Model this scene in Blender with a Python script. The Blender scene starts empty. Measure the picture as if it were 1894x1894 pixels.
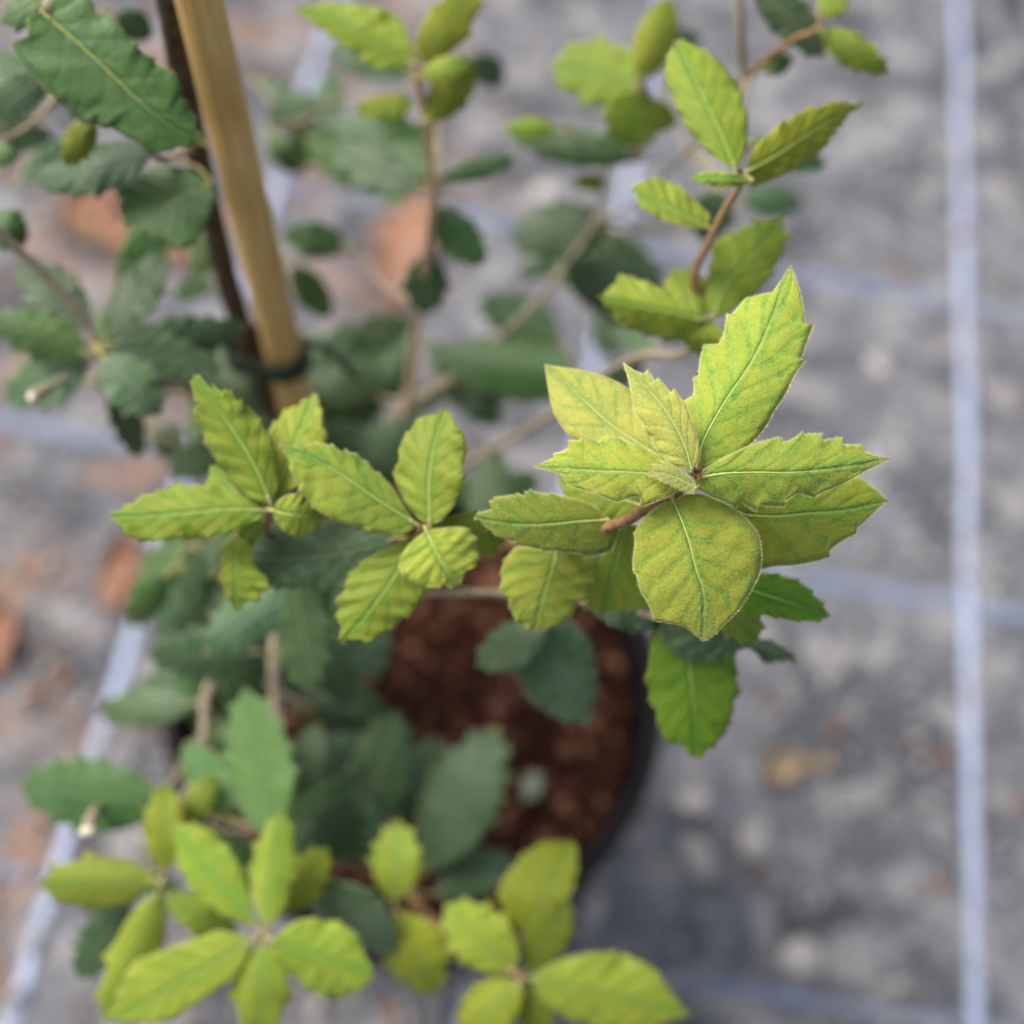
import bpy, bmesh, math, random
import numpy as np
from mathutils import Vector, Matrix, noise as mnoise

# ------------------------------------------------------------------ camera, sky, sun, exposure
S = bpy.context.scene
COL = S.collection
CAM_H = 0.91                       # metres above the weed mat
TH = math.radians(60.0)            # how far the view axis points below the horizon
ROLL = math.radians(10.2)
FPX = 2602.0                       # focal length in photograph pixels (1894 wide)
fwd = Vector((0, math.cos(TH), -math.sin(TH)))
up0 = Vector((0, math.sin(TH), math.cos(TH)))
rt0 = Vector((1, 0, 0))
XR = rt0 * math.cos(ROLL) + up0 * math.sin(ROLL)
YR = -rt0 * math.sin(ROLL) + up0 * math.cos(ROLL)
CAM = Vector((0, 0, CAM_H))
cam = bpy.data.cameras.new('camera')
cam_o = bpy.data.objects.new('camera', cam)
COL.objects.link(cam_o)
m = Matrix((( XR.x, YR.x, -fwd.x, CAM.x), (XR.y, YR.y, -fwd.y, CAM.y), (XR.z, YR.z, -fwd.z, CAM.z), (0, 0, 0, 1)))
cam_o.matrix_world = m
cam.sensor_width = 36.0
cam.lens = 36.0 * FPX / 1894.0
cam.clip_start = 0.02
cam.clip_end = 60.0
cam.dof.use_dof = True
cam.dof.focus_distance = 0.362
cam.dof.aperture_fstop = 4.2
S.camera = cam_o

w = bpy.data.worlds.new('World'); S.world = w; w.use_nodes = True
nt = w.node_tree
sky = nt.nodes.new('ShaderNodeTexSky'); sky.sky_type = 'NISHITA'; sky.sun_disc = False
SUN_EL, SUN_AZ = math.radians(52), math.radians(-75)
sky.sun_elevation = SUN_EL; sky.sun_rotation = SUN_AZ
sky.air_density = 0.9; sky.dust_density = 6.0; sky.ozone_density = 0.5
bgn = nt.nodes['Background']; bgn.inputs['Strength'].default_value = 0.12
hsv = nt.nodes.new('ShaderNodeHueSaturation'); hsv.inputs['Saturation'].default_value = 0.55   # thin overcast
nt.links.new(sky.outputs[0], hsv.inputs['Color']); nt.links.new(hsv.outputs[0], bgn.inputs['Color'])
sl = bpy.data.lights.new('sun', 'SUN'); sl.energy = 1.5; sl.angle = math.radians(30); sl.color = (1, 0.96, 0.9)
so = bpy.data.objects.new('sun', sl); COL.objects.link(so)
sd = Vector((math.sin(SUN_AZ) * math.cos(SUN_EL), math.cos(SUN_AZ) * math.cos(SUN_EL), math.sin(SUN_EL)))
so.rotation_euler = sd.to_track_quat('Z', 'Y').to_euler()
so.location = sd * 4
S.view_settings.view_transform = 'Standard'; S.view_settings.look = 'None'
S.view_settings.exposure = 0.62; S.view_settings.gamma = 1.0
S.cycles.max_bounces = 8; S.cycles.transparent_max_bounces = 8

# ------------------------------------------------------------------ points
def P(x, y, d):
    """photograph pixel and depth along the view axis (cm) -> a point of the place (m)"""
    z = d / 100.0
    return CAM + fwd * z + XR * ((x - 947.0) / FPX * z) - YR * ((y - 947.0) / FPX * z)
def on_plane(x, y, h=0.0):
    r = fwd + XR * ((x - 947.0) / FPX) - YR * ((y - 947.0) / FPX)
    return CAM + r * ((h - CAM_H) / r.z)

# ------------------------------------------------------------------ node helpers
def new_mat(name):
    mt = bpy.data.materials.new(name); mt.use_nodes = True
    t = mt.node_tree; t.nodes.clear()
    out = t.nodes.new('ShaderNodeOutputMaterial')
    return mt, t, out
class N:
    def __init__(s, t): s.t = t
    def lk(s, a, b): s.t.links.new(a, b)
    def put(s, sock, v):
        if isinstance(v, bpy.types.NodeSocket): s.t.links.new(v, sock)
        else: sock.default_value = v
    def math(s, op, a, b=0.0, c=0.0, clamp=False):
        n = s.t.nodes.new('ShaderNodeMath'); n.operation = op; n.use_clamp = clamp
        s.put(n.inputs[0], a); s.put(n.inputs[1], b); s.put(n.inputs[2], c); return n.outputs[0]
    def ramp(s, v, lo, hi, a=0.0, b=1.0):
        n = s.t.nodes.new('ShaderNodeMapRange'); n.interpolation_type = 'SMOOTHSTEP'; n.clamp = True
        s.put(n.inputs[0], v); s.put(n.inputs[1], lo); s.put(n.inputs[2], hi); s.put(n.inputs[3], a); s.put(n.inputs[4], b); return n.outputs[0]
    def mix(s, f, a, b, mode='MIX'):
        n = s.t.nodes.new('ShaderNodeMix'); n.data_type = 'RGBA'; n.blend_type = mode
        s.put(n.inputs[0], f)
        s.put(n.inputs[6], (*a, 1) if isinstance(a, tuple) and len(a) == 3 else a)
        s.put(n.inputs[7], (*b, 1) if isinstance(b, tuple) and len(b) == 3 else b); return n.outputs[2]
    def noise(s, vec, scale, detail=3, rough=0.5, dist=0.0):
        n = s.t.nodes.new('ShaderNodeTexNoise'); s.put(n.inputs['Vector'], vec)
        n.inputs['Scale'].default_value = scale; n.inputs['Detail'].default_value = detail
        n.inputs['Roughness'].default_value = rough; n.inputs['Distortion'].default_value = dist; return n.outputs[0]
    def attr(s, name):
        n = s.t.nodes.new('ShaderNodeAttribute'); n.attribute_name = name; return n.outputs['Fac']
    def coord(s, shift=True):
        c = s.t.nodes.new('ShaderNodeTexCoord')
        if not shift: return c.outputs['Object']
        oi = s.t.nodes.new('ShaderNodeObjectInfo')
        v = s.t.nodes.new('ShaderNodeVectorMath'); v.operation = 'ADD'
        cm = s.t.nodes.new('ShaderNodeCombineXYZ')
        r = s.math('MULTIPLY', oi.outputs['Random'], 7.3)
        s.put(cm.inputs[0], r); s.put(cm.inputs[1], s.math('MULTIPLY', r, 1.7)); s.put(cm.inputs[2], r)
        s.lk(c.outputs['Object'], v.inputs[0]); s.lk(cm.outputs[0], v.inputs[1]); return v.outputs[0]
    def rnd(s):
        return s.t.nodes.new('ShaderNodeObjectInfo').outputs['Random']
    def bump(s, h, dist, strength=1.0):
        n = s.t.nodes.new('ShaderNodeBump'); n.inputs['Distance'].default_value = dist
        n.inputs['Strength'].default_value = strength; s.put(n.inputs['Height'], h); return n.outputs[0]
    def bsdf(s, color, rough=0.6, normal=None, spec=0.5):
        n = s.t.nodes.new('ShaderNodeBsdfPrincipled')
        s.put(n.inputs['Base Color'], (*color, 1) if isinstance(color, tuple) else color)
        s.put(n.inputs['Roughness'], rough); s.put(n.inputs['Specular IOR Level'], spec)
        if normal is not None: s.lk(normal, n.inputs['Normal'])
        return n

def leaf_material(name, green, yellow, veinc, rimc, mottle, rough, trans, frost=0.0, frostc=(.35, .42, .36), glitter=0.0, nvein=8.0, spec=.4, midfade=.75):
    mt, t, out = new_mat(name); n = N(t)
    s_, t_, rim, mid, spine = [n.attr(a) for a in ('along', 'across', 'rim_mm', 'mid_mm', 'spine')]
    v = n.coord()
    big = n.noise(v, 130, 3, .55)
    med = n.noise(v, 420, 3, .6)
    fine = n.noise(v, 1900, 3, .75)
    at = n.math('ABSOLUTE', t_)
    side = n.math('GREATER_THAN', t_, 0.0)
    wob = n.math('MULTIPLY', n.math('SUBTRACT', big, .5), .10)
    q = n.math('ADD', n.math('SUBTRACT', s_, n.math('MULTIPLY', n.math('POWER', at, .85), .26)), wob)
    q = n.math('MULTIPLY', q, nvein)
    q = n.math('ADD', q, n.math('MULTIPLY', side, .42))
    q = n.math('ADD', q, n.math('MULTIPLY', n.rnd(), 3.0))
    fr = n.math('ABSOLUTE', n.math('SUBTRACT', n.math('FRACT', q), .5))        # 0 on a vein, .5 between
    wide = n.ramp(fr, .0, .22, 1, 0)                                          # green band beside each side vein
    line = n.ramp(fr, .0, .035, 1, 0)
    fade = n.ramp(at, .55, .95, 1, .15)
    # net of tertiary veins
    vo = t.nodes.new('ShaderNodeTexVoronoi'); vo.feature = 'DISTANCE_TO_EDGE'; vo.inputs['Scale'].default_value = 420; n.lk(v, vo.inputs['Vector'])
    net = n.ramp(vo.outputs['Distance'], .0, .09, 1, 0)
    midband = n.ramp(mid, .3, 2.6, 1, 0)
    g = n.math('MAXIMUM', n.math('MULTIPLY', wide, n.ramp(n.noise(v, 210, 2, .5), .35, .65, .3, .85)), n.math('MULTIPLY', midband, .8))
    g = n.math('ADD', n.math('MULTIPLY', g, .62), n.math('MULTIPLY', n.math('SUBTRACT', n.math('ADD', big, n.math('MULTIPLY', med, .6)), .8), 1.5 * mottle))
    yel = n.math('SUBTRACT', n.math('ADD', .22 , n.math('MULTIPLY', mottle, .5)), g, clamp=True)
    yel = n.math('MULTIPLY', yel, 1.35, clamp=True)
    col = n.mix(yel, green, yellow)
    col = n.mix(n.math('MULTIPLY', net, .16), col, green)
    grain = n.ramp(n.noise(v, 1450, 2, .7), .40, .62, 0, 1)
    col = n.mix(n.math('MULTIPLY', grain, .25 + glitter * .5), col, tuple(min(1, c * 2.0 + .04) for c in green))
    col = n.mix(n.math('MULTIPLY', n.math('MULTIPLY', line, fade), .42), col, veinc)
    mr = n.math('MULTIPLY', n.ramp(mid, .12, .42, 1, 0), n.ramp(s_, midfade - .35, midfade + .2, 1, .22))
    col = n.mix(n.math('MULTIPLY', mr, .85), col, veinc)
    if frost:
        f = n.ramp(n.noise(v, 45, 2, .5), .38, .68, 0, 1)
        col = n.mix(n.math('MULTIPLY', f, frost), col, frostc)
    if glitter:
        sp = n.ramp(n.noise(v, 5200, 1, .5), .66, .74, 0, 1)
        sp = n.math('MULTIPLY', sp, n.ramp(n.noise(v, 160, 2, .5), .42, .62, .1, 1))
        col = n.mix(n.math('MULTIPLY', sp, glitter), col, (.75, .78, .55))
    col = n.mix(n.math('MULTIPLY', n.ramp(rim, .05, .50, 1, 0), .8), col, rimc)
    col = n.mix(n.math('MULTIPLY', n.ramp(spine, .35, 1., 0, 1), .8), col, (.33, .12, .04))
    fl = n.ramp(n.noise(v, 330, 2, .5), .74, .80, 0, 1)
    col = n.mix(n.math('MULTIPLY', fl, .55), col, (.20, .12, .03))
    tipb = n.math('MULTIPLY', n.ramp(n.math('ADD', s_, n.math('MULTIPLY', med, .12)), .99, 1.06, 0, 1), n.ramp(n.math('FRACT', n.math('MULTIPLY', n.rnd(), 29.3)), .3, .8, 0, .8))
    col = n.mix(tipb, col, (.36, .22, .05))
    # each leaf its own lightness
    hs = t.nodes.new('ShaderNodeHueSaturation'); n.lk(col, hs.inputs['Color'])
    n.put(hs.inputs['Value'], n.ramp(n.math('FRACT', n.math('MULTIPLY', n.rnd(), 13.7)), 0, 1, .84, 1.14))
    n.put(hs.inputs['Hue'], n.ramp(n.math('FRACT', n.math('MULTIPLY', n.rnd(), 5.1)), 0, 1, .49, .51))
    col = hs.outputs[0]
    h = n.math('SUBTRACT', n.math('MULTIPLY', n.ramp(fr, .0, .30, 0, 1), .22), n.math('MULTIPLY', n.ramp(mid, 0, .9, 1, 0), .55))
    h = n.math('ADD', h, n.math('MULTIPLY', med, .35))
    h = n.math('ADD', h, n.math('MULTIPLY', fine, .22))
    h = n.math('SUBTRACT', h, n.math('MULTIPLY', net, .08))
    nm = n.bump(h, .0008, .75)
    b = n.bsdf(col, rough, nm, spec)
    b.inputs['Sheen Weight'].default_value = .25 if frost or glitter else .1
    b.inputs['Sheen Roughness'].default_value = .5
    tr = t.nodes.new('ShaderNodeBsdfTranslucent'); n.lk(nm, tr.inputs['Normal'])
    n.put(tr.inputs['Color'], n.mix(.6, col, tuple(min(1, c * 1.35) for c in yellow)))
    ms = t.nodes.new('ShaderNodeMixShader'); ms.inputs[0].default_value = trans
    n.lk(b.outputs[0], ms.inputs[1]); n.lk(tr.outputs[0], ms.inputs[2]); n.lk(ms.outputs[0], out.inputs[0])
    return mt

YG = leaf_material('young_leaf', (.135, .275, .024), (.46, .45, .048), (.50, .58, .18), (.60, .62, .20), .8, .62, .27, glitter=.55, nvein=7, spec=.25)
YL = leaf_material('yellow_leaf', (.27, .39, .07), (.64, .57, .12), (.58, .64, .25), (.74, .70, .28), .75, .6, .33, glitter=.30, nvein=7, spec=.25)
YD = leaf_material('young_green_leaf', (.10, .225, .013), (.35, .345, .026), (.42, .50, .15), (.56, .58, .19), .75, .6, .25, glitter=.5, nvein=6, spec=.25)
YB = leaf_material('fresh_leaf', (.18, .33, .028), (.43, .44, .050), (.46, .52, .16), (.56, .53, .16), .46, .5, .32, nvein=7, spec=.3)
GR = leaf_material('bright_green_leaf', (.075, .22, .010), (.21, .35, .016), (.34, .46, .10), (.48, .50, .13), .6, .5, .28, nvein=7, spec=.3)
OL = leaf_material('olive_leaf', (.15, .24, .014), (.33, .33, .022), (.38, .40, .09), (.46, .42, .09), .5, .5, .30, spec=.3)
MG = leaf_material('mid_leaf', (.036, .115, .014), (.085, .19, .025), (.22, .33, .10), (.20, .31, .12), .6, .42, .15, frost=.22, frostc=(.19, .29, .17), spec=.5)
GL = leaf_material('glossy_green_leaf', (.024, .095, .008), (.065, .165, .014), (.36, .40, .10), (.22, .32, .10), .5, .38, .15, frost=.22, frostc=(.22, .34, .20), spec=.5)
DG = leaf_material('dark_leaf', (.015, .055, .008), (.036, .095, .013), (.20, .26, .09), (.14, .23, .09), .6, .38, .07, frost=.13, frostc=(.11, .20, .10), spec=.55)
FG = leaf_material('frosted_leaf', (.026, .082, .020), (.058, .13, .032), (.26, .34, .20), (.24, .33, .20), .6, .48, .08, frost=.40, frostc=(.17, .26, .15), spec=.5)
MATS = dict(yg=YG, yl=YL, yd=YD, yb=YB, ol=OL, mg=MG, gl=GL, gr=GR, dg=DG, fg=FG)

def plain(name, c1, c2, scale, rough=.7, bumpd=0.0, spec=.3, detail=4, c3=None):
    mt, t, out = new_mat(name); n = N(t); v = n.coord()
    f = n.noise(v, scale, detail, .6)
    col = n.mix(n.ramp(f, .32, .68), c1, c2)
    if c3: col = n.mix(n.ramp(n.noise(v, scale * .37, 3, .5), .55, .72), col, c3)
    nm = n.bump(n.noise(v, scale * 2, 4, .65), bumpd, 1.0) if bumpd else None
    n.lk(n.bsdf(col, rough, nm, spec).outputs[0], out.inputs[0]); return mt
TWIG_B = plain('brown_twig', (.24, .13, .06), (.38, .24, .12), 500, .8, .0004)
TWIG_P = plain('pale_twig', (.27, .22, .15), (.42, .36, .26), 350, .85, .0005)
TWIG_T = plain('tan_twig', (.42, .29, .16), (.58, .43, .27), 350, .8, .0005)
TRUNK = plain('trunk_bark', (.045, .035, .02), (.10, .075, .045), 220, .85, .001)
PETI = plain('petiole', (.40, .38, .13), (.50, .45, .18), 400, .6)
HAIR = plain('hair', (.58, .60, .22), (.70, .70, .34), 400, .6)
RIB = plain('midrib', (.46, .54, .12), (.54, .60, .17), 900, .6, .0002)
RIBD = plain('dark_midrib', (.16, .25, .09), (.22, .30, .12), 900, .6)
BUD = plain('bud_scales', (.10, .05, .02), (.26, .14, .06), 900, .8, .0003)
CUT = plain('cut_wood', (.72, .66, .50), (.80, .74, .60), 300, .7)

# ------------------------------------------------------------------ object helpers
def tag(o, label=None, cat=None, group=None, kind=None):
    if label: o['label'] = label
    if cat: o['category'] = cat
    if group: o['group'] = group
    if kind: o['kind'] = kind
    return o
def link(name, verts, faces, mats, origin=None, parent=None, midx=None, smooth=True, attrs=None):
    me = bpy.data.meshes.new(name)
    o3 = Vector(origin) if origin is not None else Vector((0, 0, 0))
    v = np.asarray(verts, dtype=float) - np.array(o3)
    me.from_pydata([tuple(p) for p in v], [], faces)
    for mt in (mats if isinstance(mats, (list, tuple)) else [mats]): me.materials.append(mt)
    if midx: me.polygons.foreach_set('material_index', midx)
    me.polygons.foreach_set('use_smooth', [smooth] * len(me.polygons))
    for k, a in (attrs or {}).items():
        at = me.attributes.new(k, 'FLOAT', 'POINT'); at.data.foreach_set('value', list(a))
    me.update()
    o = bpy.data.objects.new(name, me); COL.objects.link(o)
    o.location = o3
    if parent is not None:
        o.parent = parent; o.location = o3 - parent.location
    return o

def catmull(pts, per=6):
    p = [np.array(q, float) for q in pts]
    if len(p) == 2: return [p[0] + (p[1] - p[0]) * i / per for i in range(per + 1)]
    out = []
    for i in range(len(p) - 1):
        a = p[i - 1] if i > 0 else 2 * p[0] - p[1]
        b, c = p[i], p[i + 1]
        d = p[i + 2] if i + 2 < len(p) else 2 * p[-1] - p[-2]
        for k in range(per):
            u = k / per
            out.append(.5 * (2 * b + (c - a) * u + (2 * a - 5 * b + 4 * c - d) * u * u + (3 * b - a - 3 * c + d) * u ** 3))
    out.append(p[-1]); return out
def tube(path, radii, sides=10, rough=0.0, seed=0, cap=True):
    """path: list of points; radii: list; -> verts, faces"""
    rng = random.Random(seed)
    V, F = [], []
    n = len(path); prev = None
    for i, q in enumerate(path):
        q = Vector(q)
        tan = Vector(path[min(i + 1, n - 1)]) - Vector(path[max(i - 1, 0)])
        tan.normalize()
        if prev is None:
            a = tan.orthogonal().normalized()
        else:
            a = (prev - tan * prev.dot(tan)).normalized()
        prev = a; b = tan.cross(a)
        r = radii[i]
        for k in range(sides):
            th = 2 * math.pi * k / sides
            rr = r * (1 + rough * rng.uniform(-1, 1))
            V.append(tuple(q + a * (math.cos(th) * rr) + b * (math.sin(th) * rr)))
    for i in range(n - 1):
        for k in range(sides):
            k2 = (k + 1) % sides
            F.append((i * sides + k, i * sides + k2, (i + 1) * sides + k2, (i + 1) * sides + k))
    if cap:
        F.append(tuple(range(sides))[::-1]); F.append(tuple((n - 1) * sides + k for k in range(sides)))
    return V, F

# ------------------------------------------------------------------ ground
mt, t, out = new_mat('weed_mat'); n = N(t); v = n.coord(False)
a = n.noise(v, 9, 5, .55, .4); b_ = n.noise(v, 27, 4, .5, .3); c_ = n.noise(v, 80, 3, .55)
base = n.mix(n.ramp(a, .36, .66), (.080, .085, .100), (.205, .213, .238))
base = n.mix(n.ramp(b_, .50, .64, 0, .8), base, (.36, .35, .35))
base = n.mix(n.ramp(b_, .47, .33, 0, .7), base, (.065, .068, .078))
base = n.mix(n.ramp(c_, .56, .70, 0, .45), base, (.42, .40, .375))
sx = t.nodes.new('ShaderNodeSeparateXYZ'); n.lk(v, sx.inputs[0])
# brown dust drifts lie on the left, near the older compost spills
lft = n.ramp(sx.outputs[0], .02, -.30, 0, 1)
base = n.mix(n.math('MULTIPLY', n.ramp(n.noise(v, 16, 4, .6), .46, .64), n.math('MULTIPLY', lft, .75)), base, (.33, .19, .12))
# tape weave
def wave(ax, freq):
    return n.math('SINE', n.math('MULTIPLY', sx.outputs[ax], freq))
wv = n.math('MULTIPLY', wave(0, 2 * math.pi / .0028), wave(1, 2 * math.pi / .0028))
base = n.mix(n.math('MULTIPLY', n.ramp(wv, -.4, .6), .16), base, (.10, .10, .11))
hh = n.math('ADD', n.math('MULTIPLY', wv, .3), n.math('MULTIPLY', b_, 1.2))
n.lk(n.bsdf(base, .75, n.bump(hh, .0015, .7), .35).outputs[0], out.inputs[0])
MATM = mt
rng = random.Random(5)
gx = np.concatenate([[-4], np.linspace(-1.0, 1.2, 90), [4]]); gy = np.concatenate([[-3], np.linspace(-.3, 1.6, 80), [5]])
V, F = [], []
def ground_h(x, y):
    return .004 * mnoise.noise(Vector((x * 5, y * 5, 1))) + .003 * mnoise.noise(Vector((x * 17, y * 17, 3))) - .002
for y in gy:
    for x in gx: V.append((x, y, ground_h(x, y)))
W = len(gx)
for j in range(len(gy) - 1):
    for i in range(W - 1): F.append((j * W + i, j * W + i + 1, (j + 1) * W + i + 1, (j + 1) * W + i))
g = link('ground', V, F, MATM); tag(g, kind='structure', label='dusty grey woven weed matting under the potted sapling', cat='ground')

def stripe_mat(name, c1, c2, c3, dirt):
    mt, t, out = new_mat(name); n = N(t)
    s_ = n.attr('along'); t_ = n.attr('across'); v = n.coord(False)
    q = n.math('FRACT', n.math('ADD', n.math('MULTIPLY', s_, 190), n.math('MULTIPLY', t_, 1.2)))
    d = n.ramp(n.math('ABSOLUTE', n.math('SUBTRACT', q, .5)), .0, .4)
    col = n.mix(n.math('MULTIPLY', d, .4), c1, c2)
    col = n.mix(n.ramp(n.math('ABSOLUTE', t_), .45, .95, 0, .75), col, c2)
    col = n.mix(n.ramp(n.noise(v, 22, 5, .65), .48, .70, 0, dirt), col, c3)
    n.lk(n.bsdf(col, .6, n.bump(d, .0008, .7), .4).outputs[0], out.inputs[0]); return mt
SW = stripe_mat('white_yarn', (.55, .60, .76), (.22, .33, .58), (.40, .38, .40), .75)
SB = stripe_mat('blue_yarn', (.22, .26, .36), (.15, .19, .29), (.20, .20, .215), 1.0)
def stripe(p0, p1, width, mat, label, zoff, ext=(.6, 1.5)):
    a, b = on_plane(*p0), on_plane(*p1)
    d = (b - a).normalized(); a = a - d * ext[0]; b = b + d * ext[1]
    nrm = Vector((-d.y, d.x, 0)); L = (b - a).length; k = int(L / .012)
    V, F, S1, T1 = [], [], [], []
    for i in range(k + 1):
        q = a + d * (L * i / k) + nrm * (.0022 * mnoise.noise(Vector((i * .11, width * 90, zoff))))
        for j, (u, h) in enumerate(((-1, .0), (-.86, .0012), (0, .0018), (.86, .0012), (1, .0))):
            p = q + nrm * (u * width / 2)
            V.append((p.x, p.y, ground_h(p.x, p.y) + zoff + h + .0008)); S1.append(L * i / k); T1.append(u)
    for i in range(k):
        for j in range(4): F.append((i * 5 + j, i * 5 + j + 1, (i + 1) * 5 + j + 1, (i + 1) * 5 + j))
    o = link('marker_stripe', V, F, mat, attrs=dict(along=S1, across=T1))
    tag(o, label, 'stripe', 'marker stripes woven into the matting', 'structure'); return o
stripe((1806, 1894), (1774, 0), .0098, SW, 'pale blue-white woven stripe running down the right side, clear of the leaves', .001)
stripe((862, 1894), (1158, 370), .0098, SW, 'pale blue-white woven stripe half hidden behind the pot and the middle branches', .001)
stripe((26, 1870), (238, 1205), .0098, SW, 'pale blue-white woven stripe slanting up past the left side of the pot', .001)
stripe((1250, 1812), (1740, 1892), .009, SB, 'faint blue cross thread low on the right', -.0006, (1.2, .8))
stripe((1457, 1055), (1894, 1138), .013, SB, 'faint blue cross thread level with the focused leaves', -.0006, (1.2, .8))
stripe((1450, 505), (1894, 585), .013, SB, 'faint blue cross thread high on the right', -.0006, (1.2, .8))

# stones, chips and fallen leaves on the mat
def blob(c, rad, seed, squash=.6, sub=1):
    bm = bmesh.new(); bmesh.ops.create_icosphere(bm, subdivisions=sub, radius=1)
    r = random.Random(seed); rot = Matrix.Rotation(r.uniform(0, 6.28), 3, 'Z') @ Matrix.Rotation(r.uniform(-.4, .4), 3, 'X')
    sc = (1, r.uniform(.5, .95), squash * r.uniform(.6, 1.1))
    off = r.uniform(0, 100)
    V = []
    for v_ in bm.verts:
        q = v_.co * (1 + .35 * mnoise.noise(v_.co * 1.4 + Vector((off, 0, 0))))
        q = rot @ Vector((q.x * sc[0], q.y * sc[1], q.z * sc[2])) * rad
        V.append(tuple(Vector(c) + q))
    F = [tuple(x.index for x in f.verts) for f in bm.faces]; bm.free(); return V, F
STONE = plain('grit', (.26, .26, .26), (.46, .44, .41), 60, .85, .0006)
CHIP = plain('bark_chip', (.24, .115, .075), (.36, .20, .14), 120, .85, .0006)
rng = random.Random(11)
V, F = [], []
for i in range(2200):
    x = rng.uniform(-60, 1950); y = rng.uniform(-60, 1950)
    c = on_plane(x, y); rad = rng.choice([.0015, .002, .003, .004, .0055]) * rng.uniform(.7, 1.2)
    bv, bf = blob((c.x, c.y, rad * .3), rad, i, .5, 0)
    o_ = len(V); V += bv; F += [tuple(k + o_ for k in f) for f in bf]
tag(link('grit', V, F, STONE, smooth=True), 'pale grit scattered over the grey matting', 'grit', None, 'stuff')
PALE = plain('pale_stone', (.42, .40, .37), (.54, .51, .48), 60, .85, .0006)
for (x, y, r_, lab) in ((1395, 1560, .014, 'pale pink-white pebble right of the pot, brightest of the ones there'),
                        (1282, 1488, .012, 'grey-white pebble just right of the pot rim'),
                        (1480, 1775, .015, 'pale flat pebble near the bottom edge, right of the lowest leaf'),
                        (1288, 1590, .018, 'cream pebble below and right of the pot rim'),
                        (1095, 1682, .013, 'cream pebble beside the tip of the upright bottom leaf'),
                        (1610, 850, .010, 'small pale pebble between the pointed leaf tip and the white stripe'),
                        (1625, 680, .012, 'pale pebble right of the largest focused leaf'),
                        (1015, 360, .014, 'cream pebble behind the upper middle leaves')):
    c = on_plane(x, y); bv, bf = blob((c.x, c.y, r_ * .2), r_, int(x), .4, 2)
    tag(link('pebble', bv, bf, PALE, origin=(c.x, c.y, 0)), lab, 'pebble', 'pebbles on the matting')
DSTONE = plain('dark_stone', (.03, .03, .035), (.07, .07, .075), 60, .8, .0006)
c = on_plane(1872, 2); bv, bf = blob((c.x, c.y, .004), .018, 77, .5, 2)
tag(link('pebble', bv, bf, DSTONE, origin=(c.x, c.y, 0)), 'dark stone in the top right corner', 'pebble', 'pebbles on the matting')
chips = [(1428, 1295, 'red-brown bark chip in the shade just right of the lowest hanging leaf'), (1545, 1350, 'bark chip up and right of the curled tan leaf'),
         (1690, 1378, 'upper of two bark chips left of the white stripe, level with the tan leaf'), (1745, 1400, 'bark chip almost touching the left edge of the right white stripe'),
         (1400, 1620, 'bark chip below the brightest pink-white pebble'), (1735, 1635, 'bark chip left of the right white stripe low in the picture'),
         (1885, 1495, 'bark chip at the right edge below the middle'), (1775, 440, 'orange-brown bark chip lying on the right white stripe'),
         (1670, 510, 'bark chip above the faint upper cross thread'), (1740, 632, 'bark chip left of the right white stripe near the largest leaf'),
         (1880, 740, 'bark chip at the right edge above the middle'), (1475, 840, 'bark chip in the gap above the long right-pointing leaf'),
         (50, 930, 'bark chip at the left edge above the dead leaves'), (70, 1285, 'bark chip below the brown dead leaf cut by the left edge'),
         (125, 1250, 'bark chip left of the left white stripe'), (60, 1620, 'bark chip just left of the pale bottom left leaf'),
         (75, 1525, 'bark chip beside the left white stripe under the broad green leaf'), (130, 1100, 'bark chip between the two rusty leaves on the left'),
         (265, 810, 'bark chip under the left cluster beside the left white stripe'), (1000, 560, 'bark chip behind the twig in the upper middle'),
         (560, 330, 'bark chip just right of the bamboo cane'), (480, 130, 'bark chip near the top right of the cane'), (720, 1870, 'bark chip at the bottom edge between the two bottom clusters')]
for i, (x, y, lab) in enumerate(chips):
    c = on_plane(x, y); r_ = rng.uniform(.004, .0085)
    bv, bf = blob((c.x, c.y, r_ * .3), r_, 300 + i, .5, 1)
    tag(link('bark_chip', bv, bf, CHIP, origin=(c.x, c.y, 0)), lab, 'bark chip', 'bark chips spilled on the matting')
RUST = plain('rusty_dead_leaf', (.25, .125, .08), (.40, .23, .15), 60, .85, .0008, .12, c3=(.24, .20, .18))
TAN = plain('tan_dead_leaf', (.33, .25, .15), (.50, .41, .27), 70, .75, .0008, c3=(.26, .15, .06))
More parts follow.
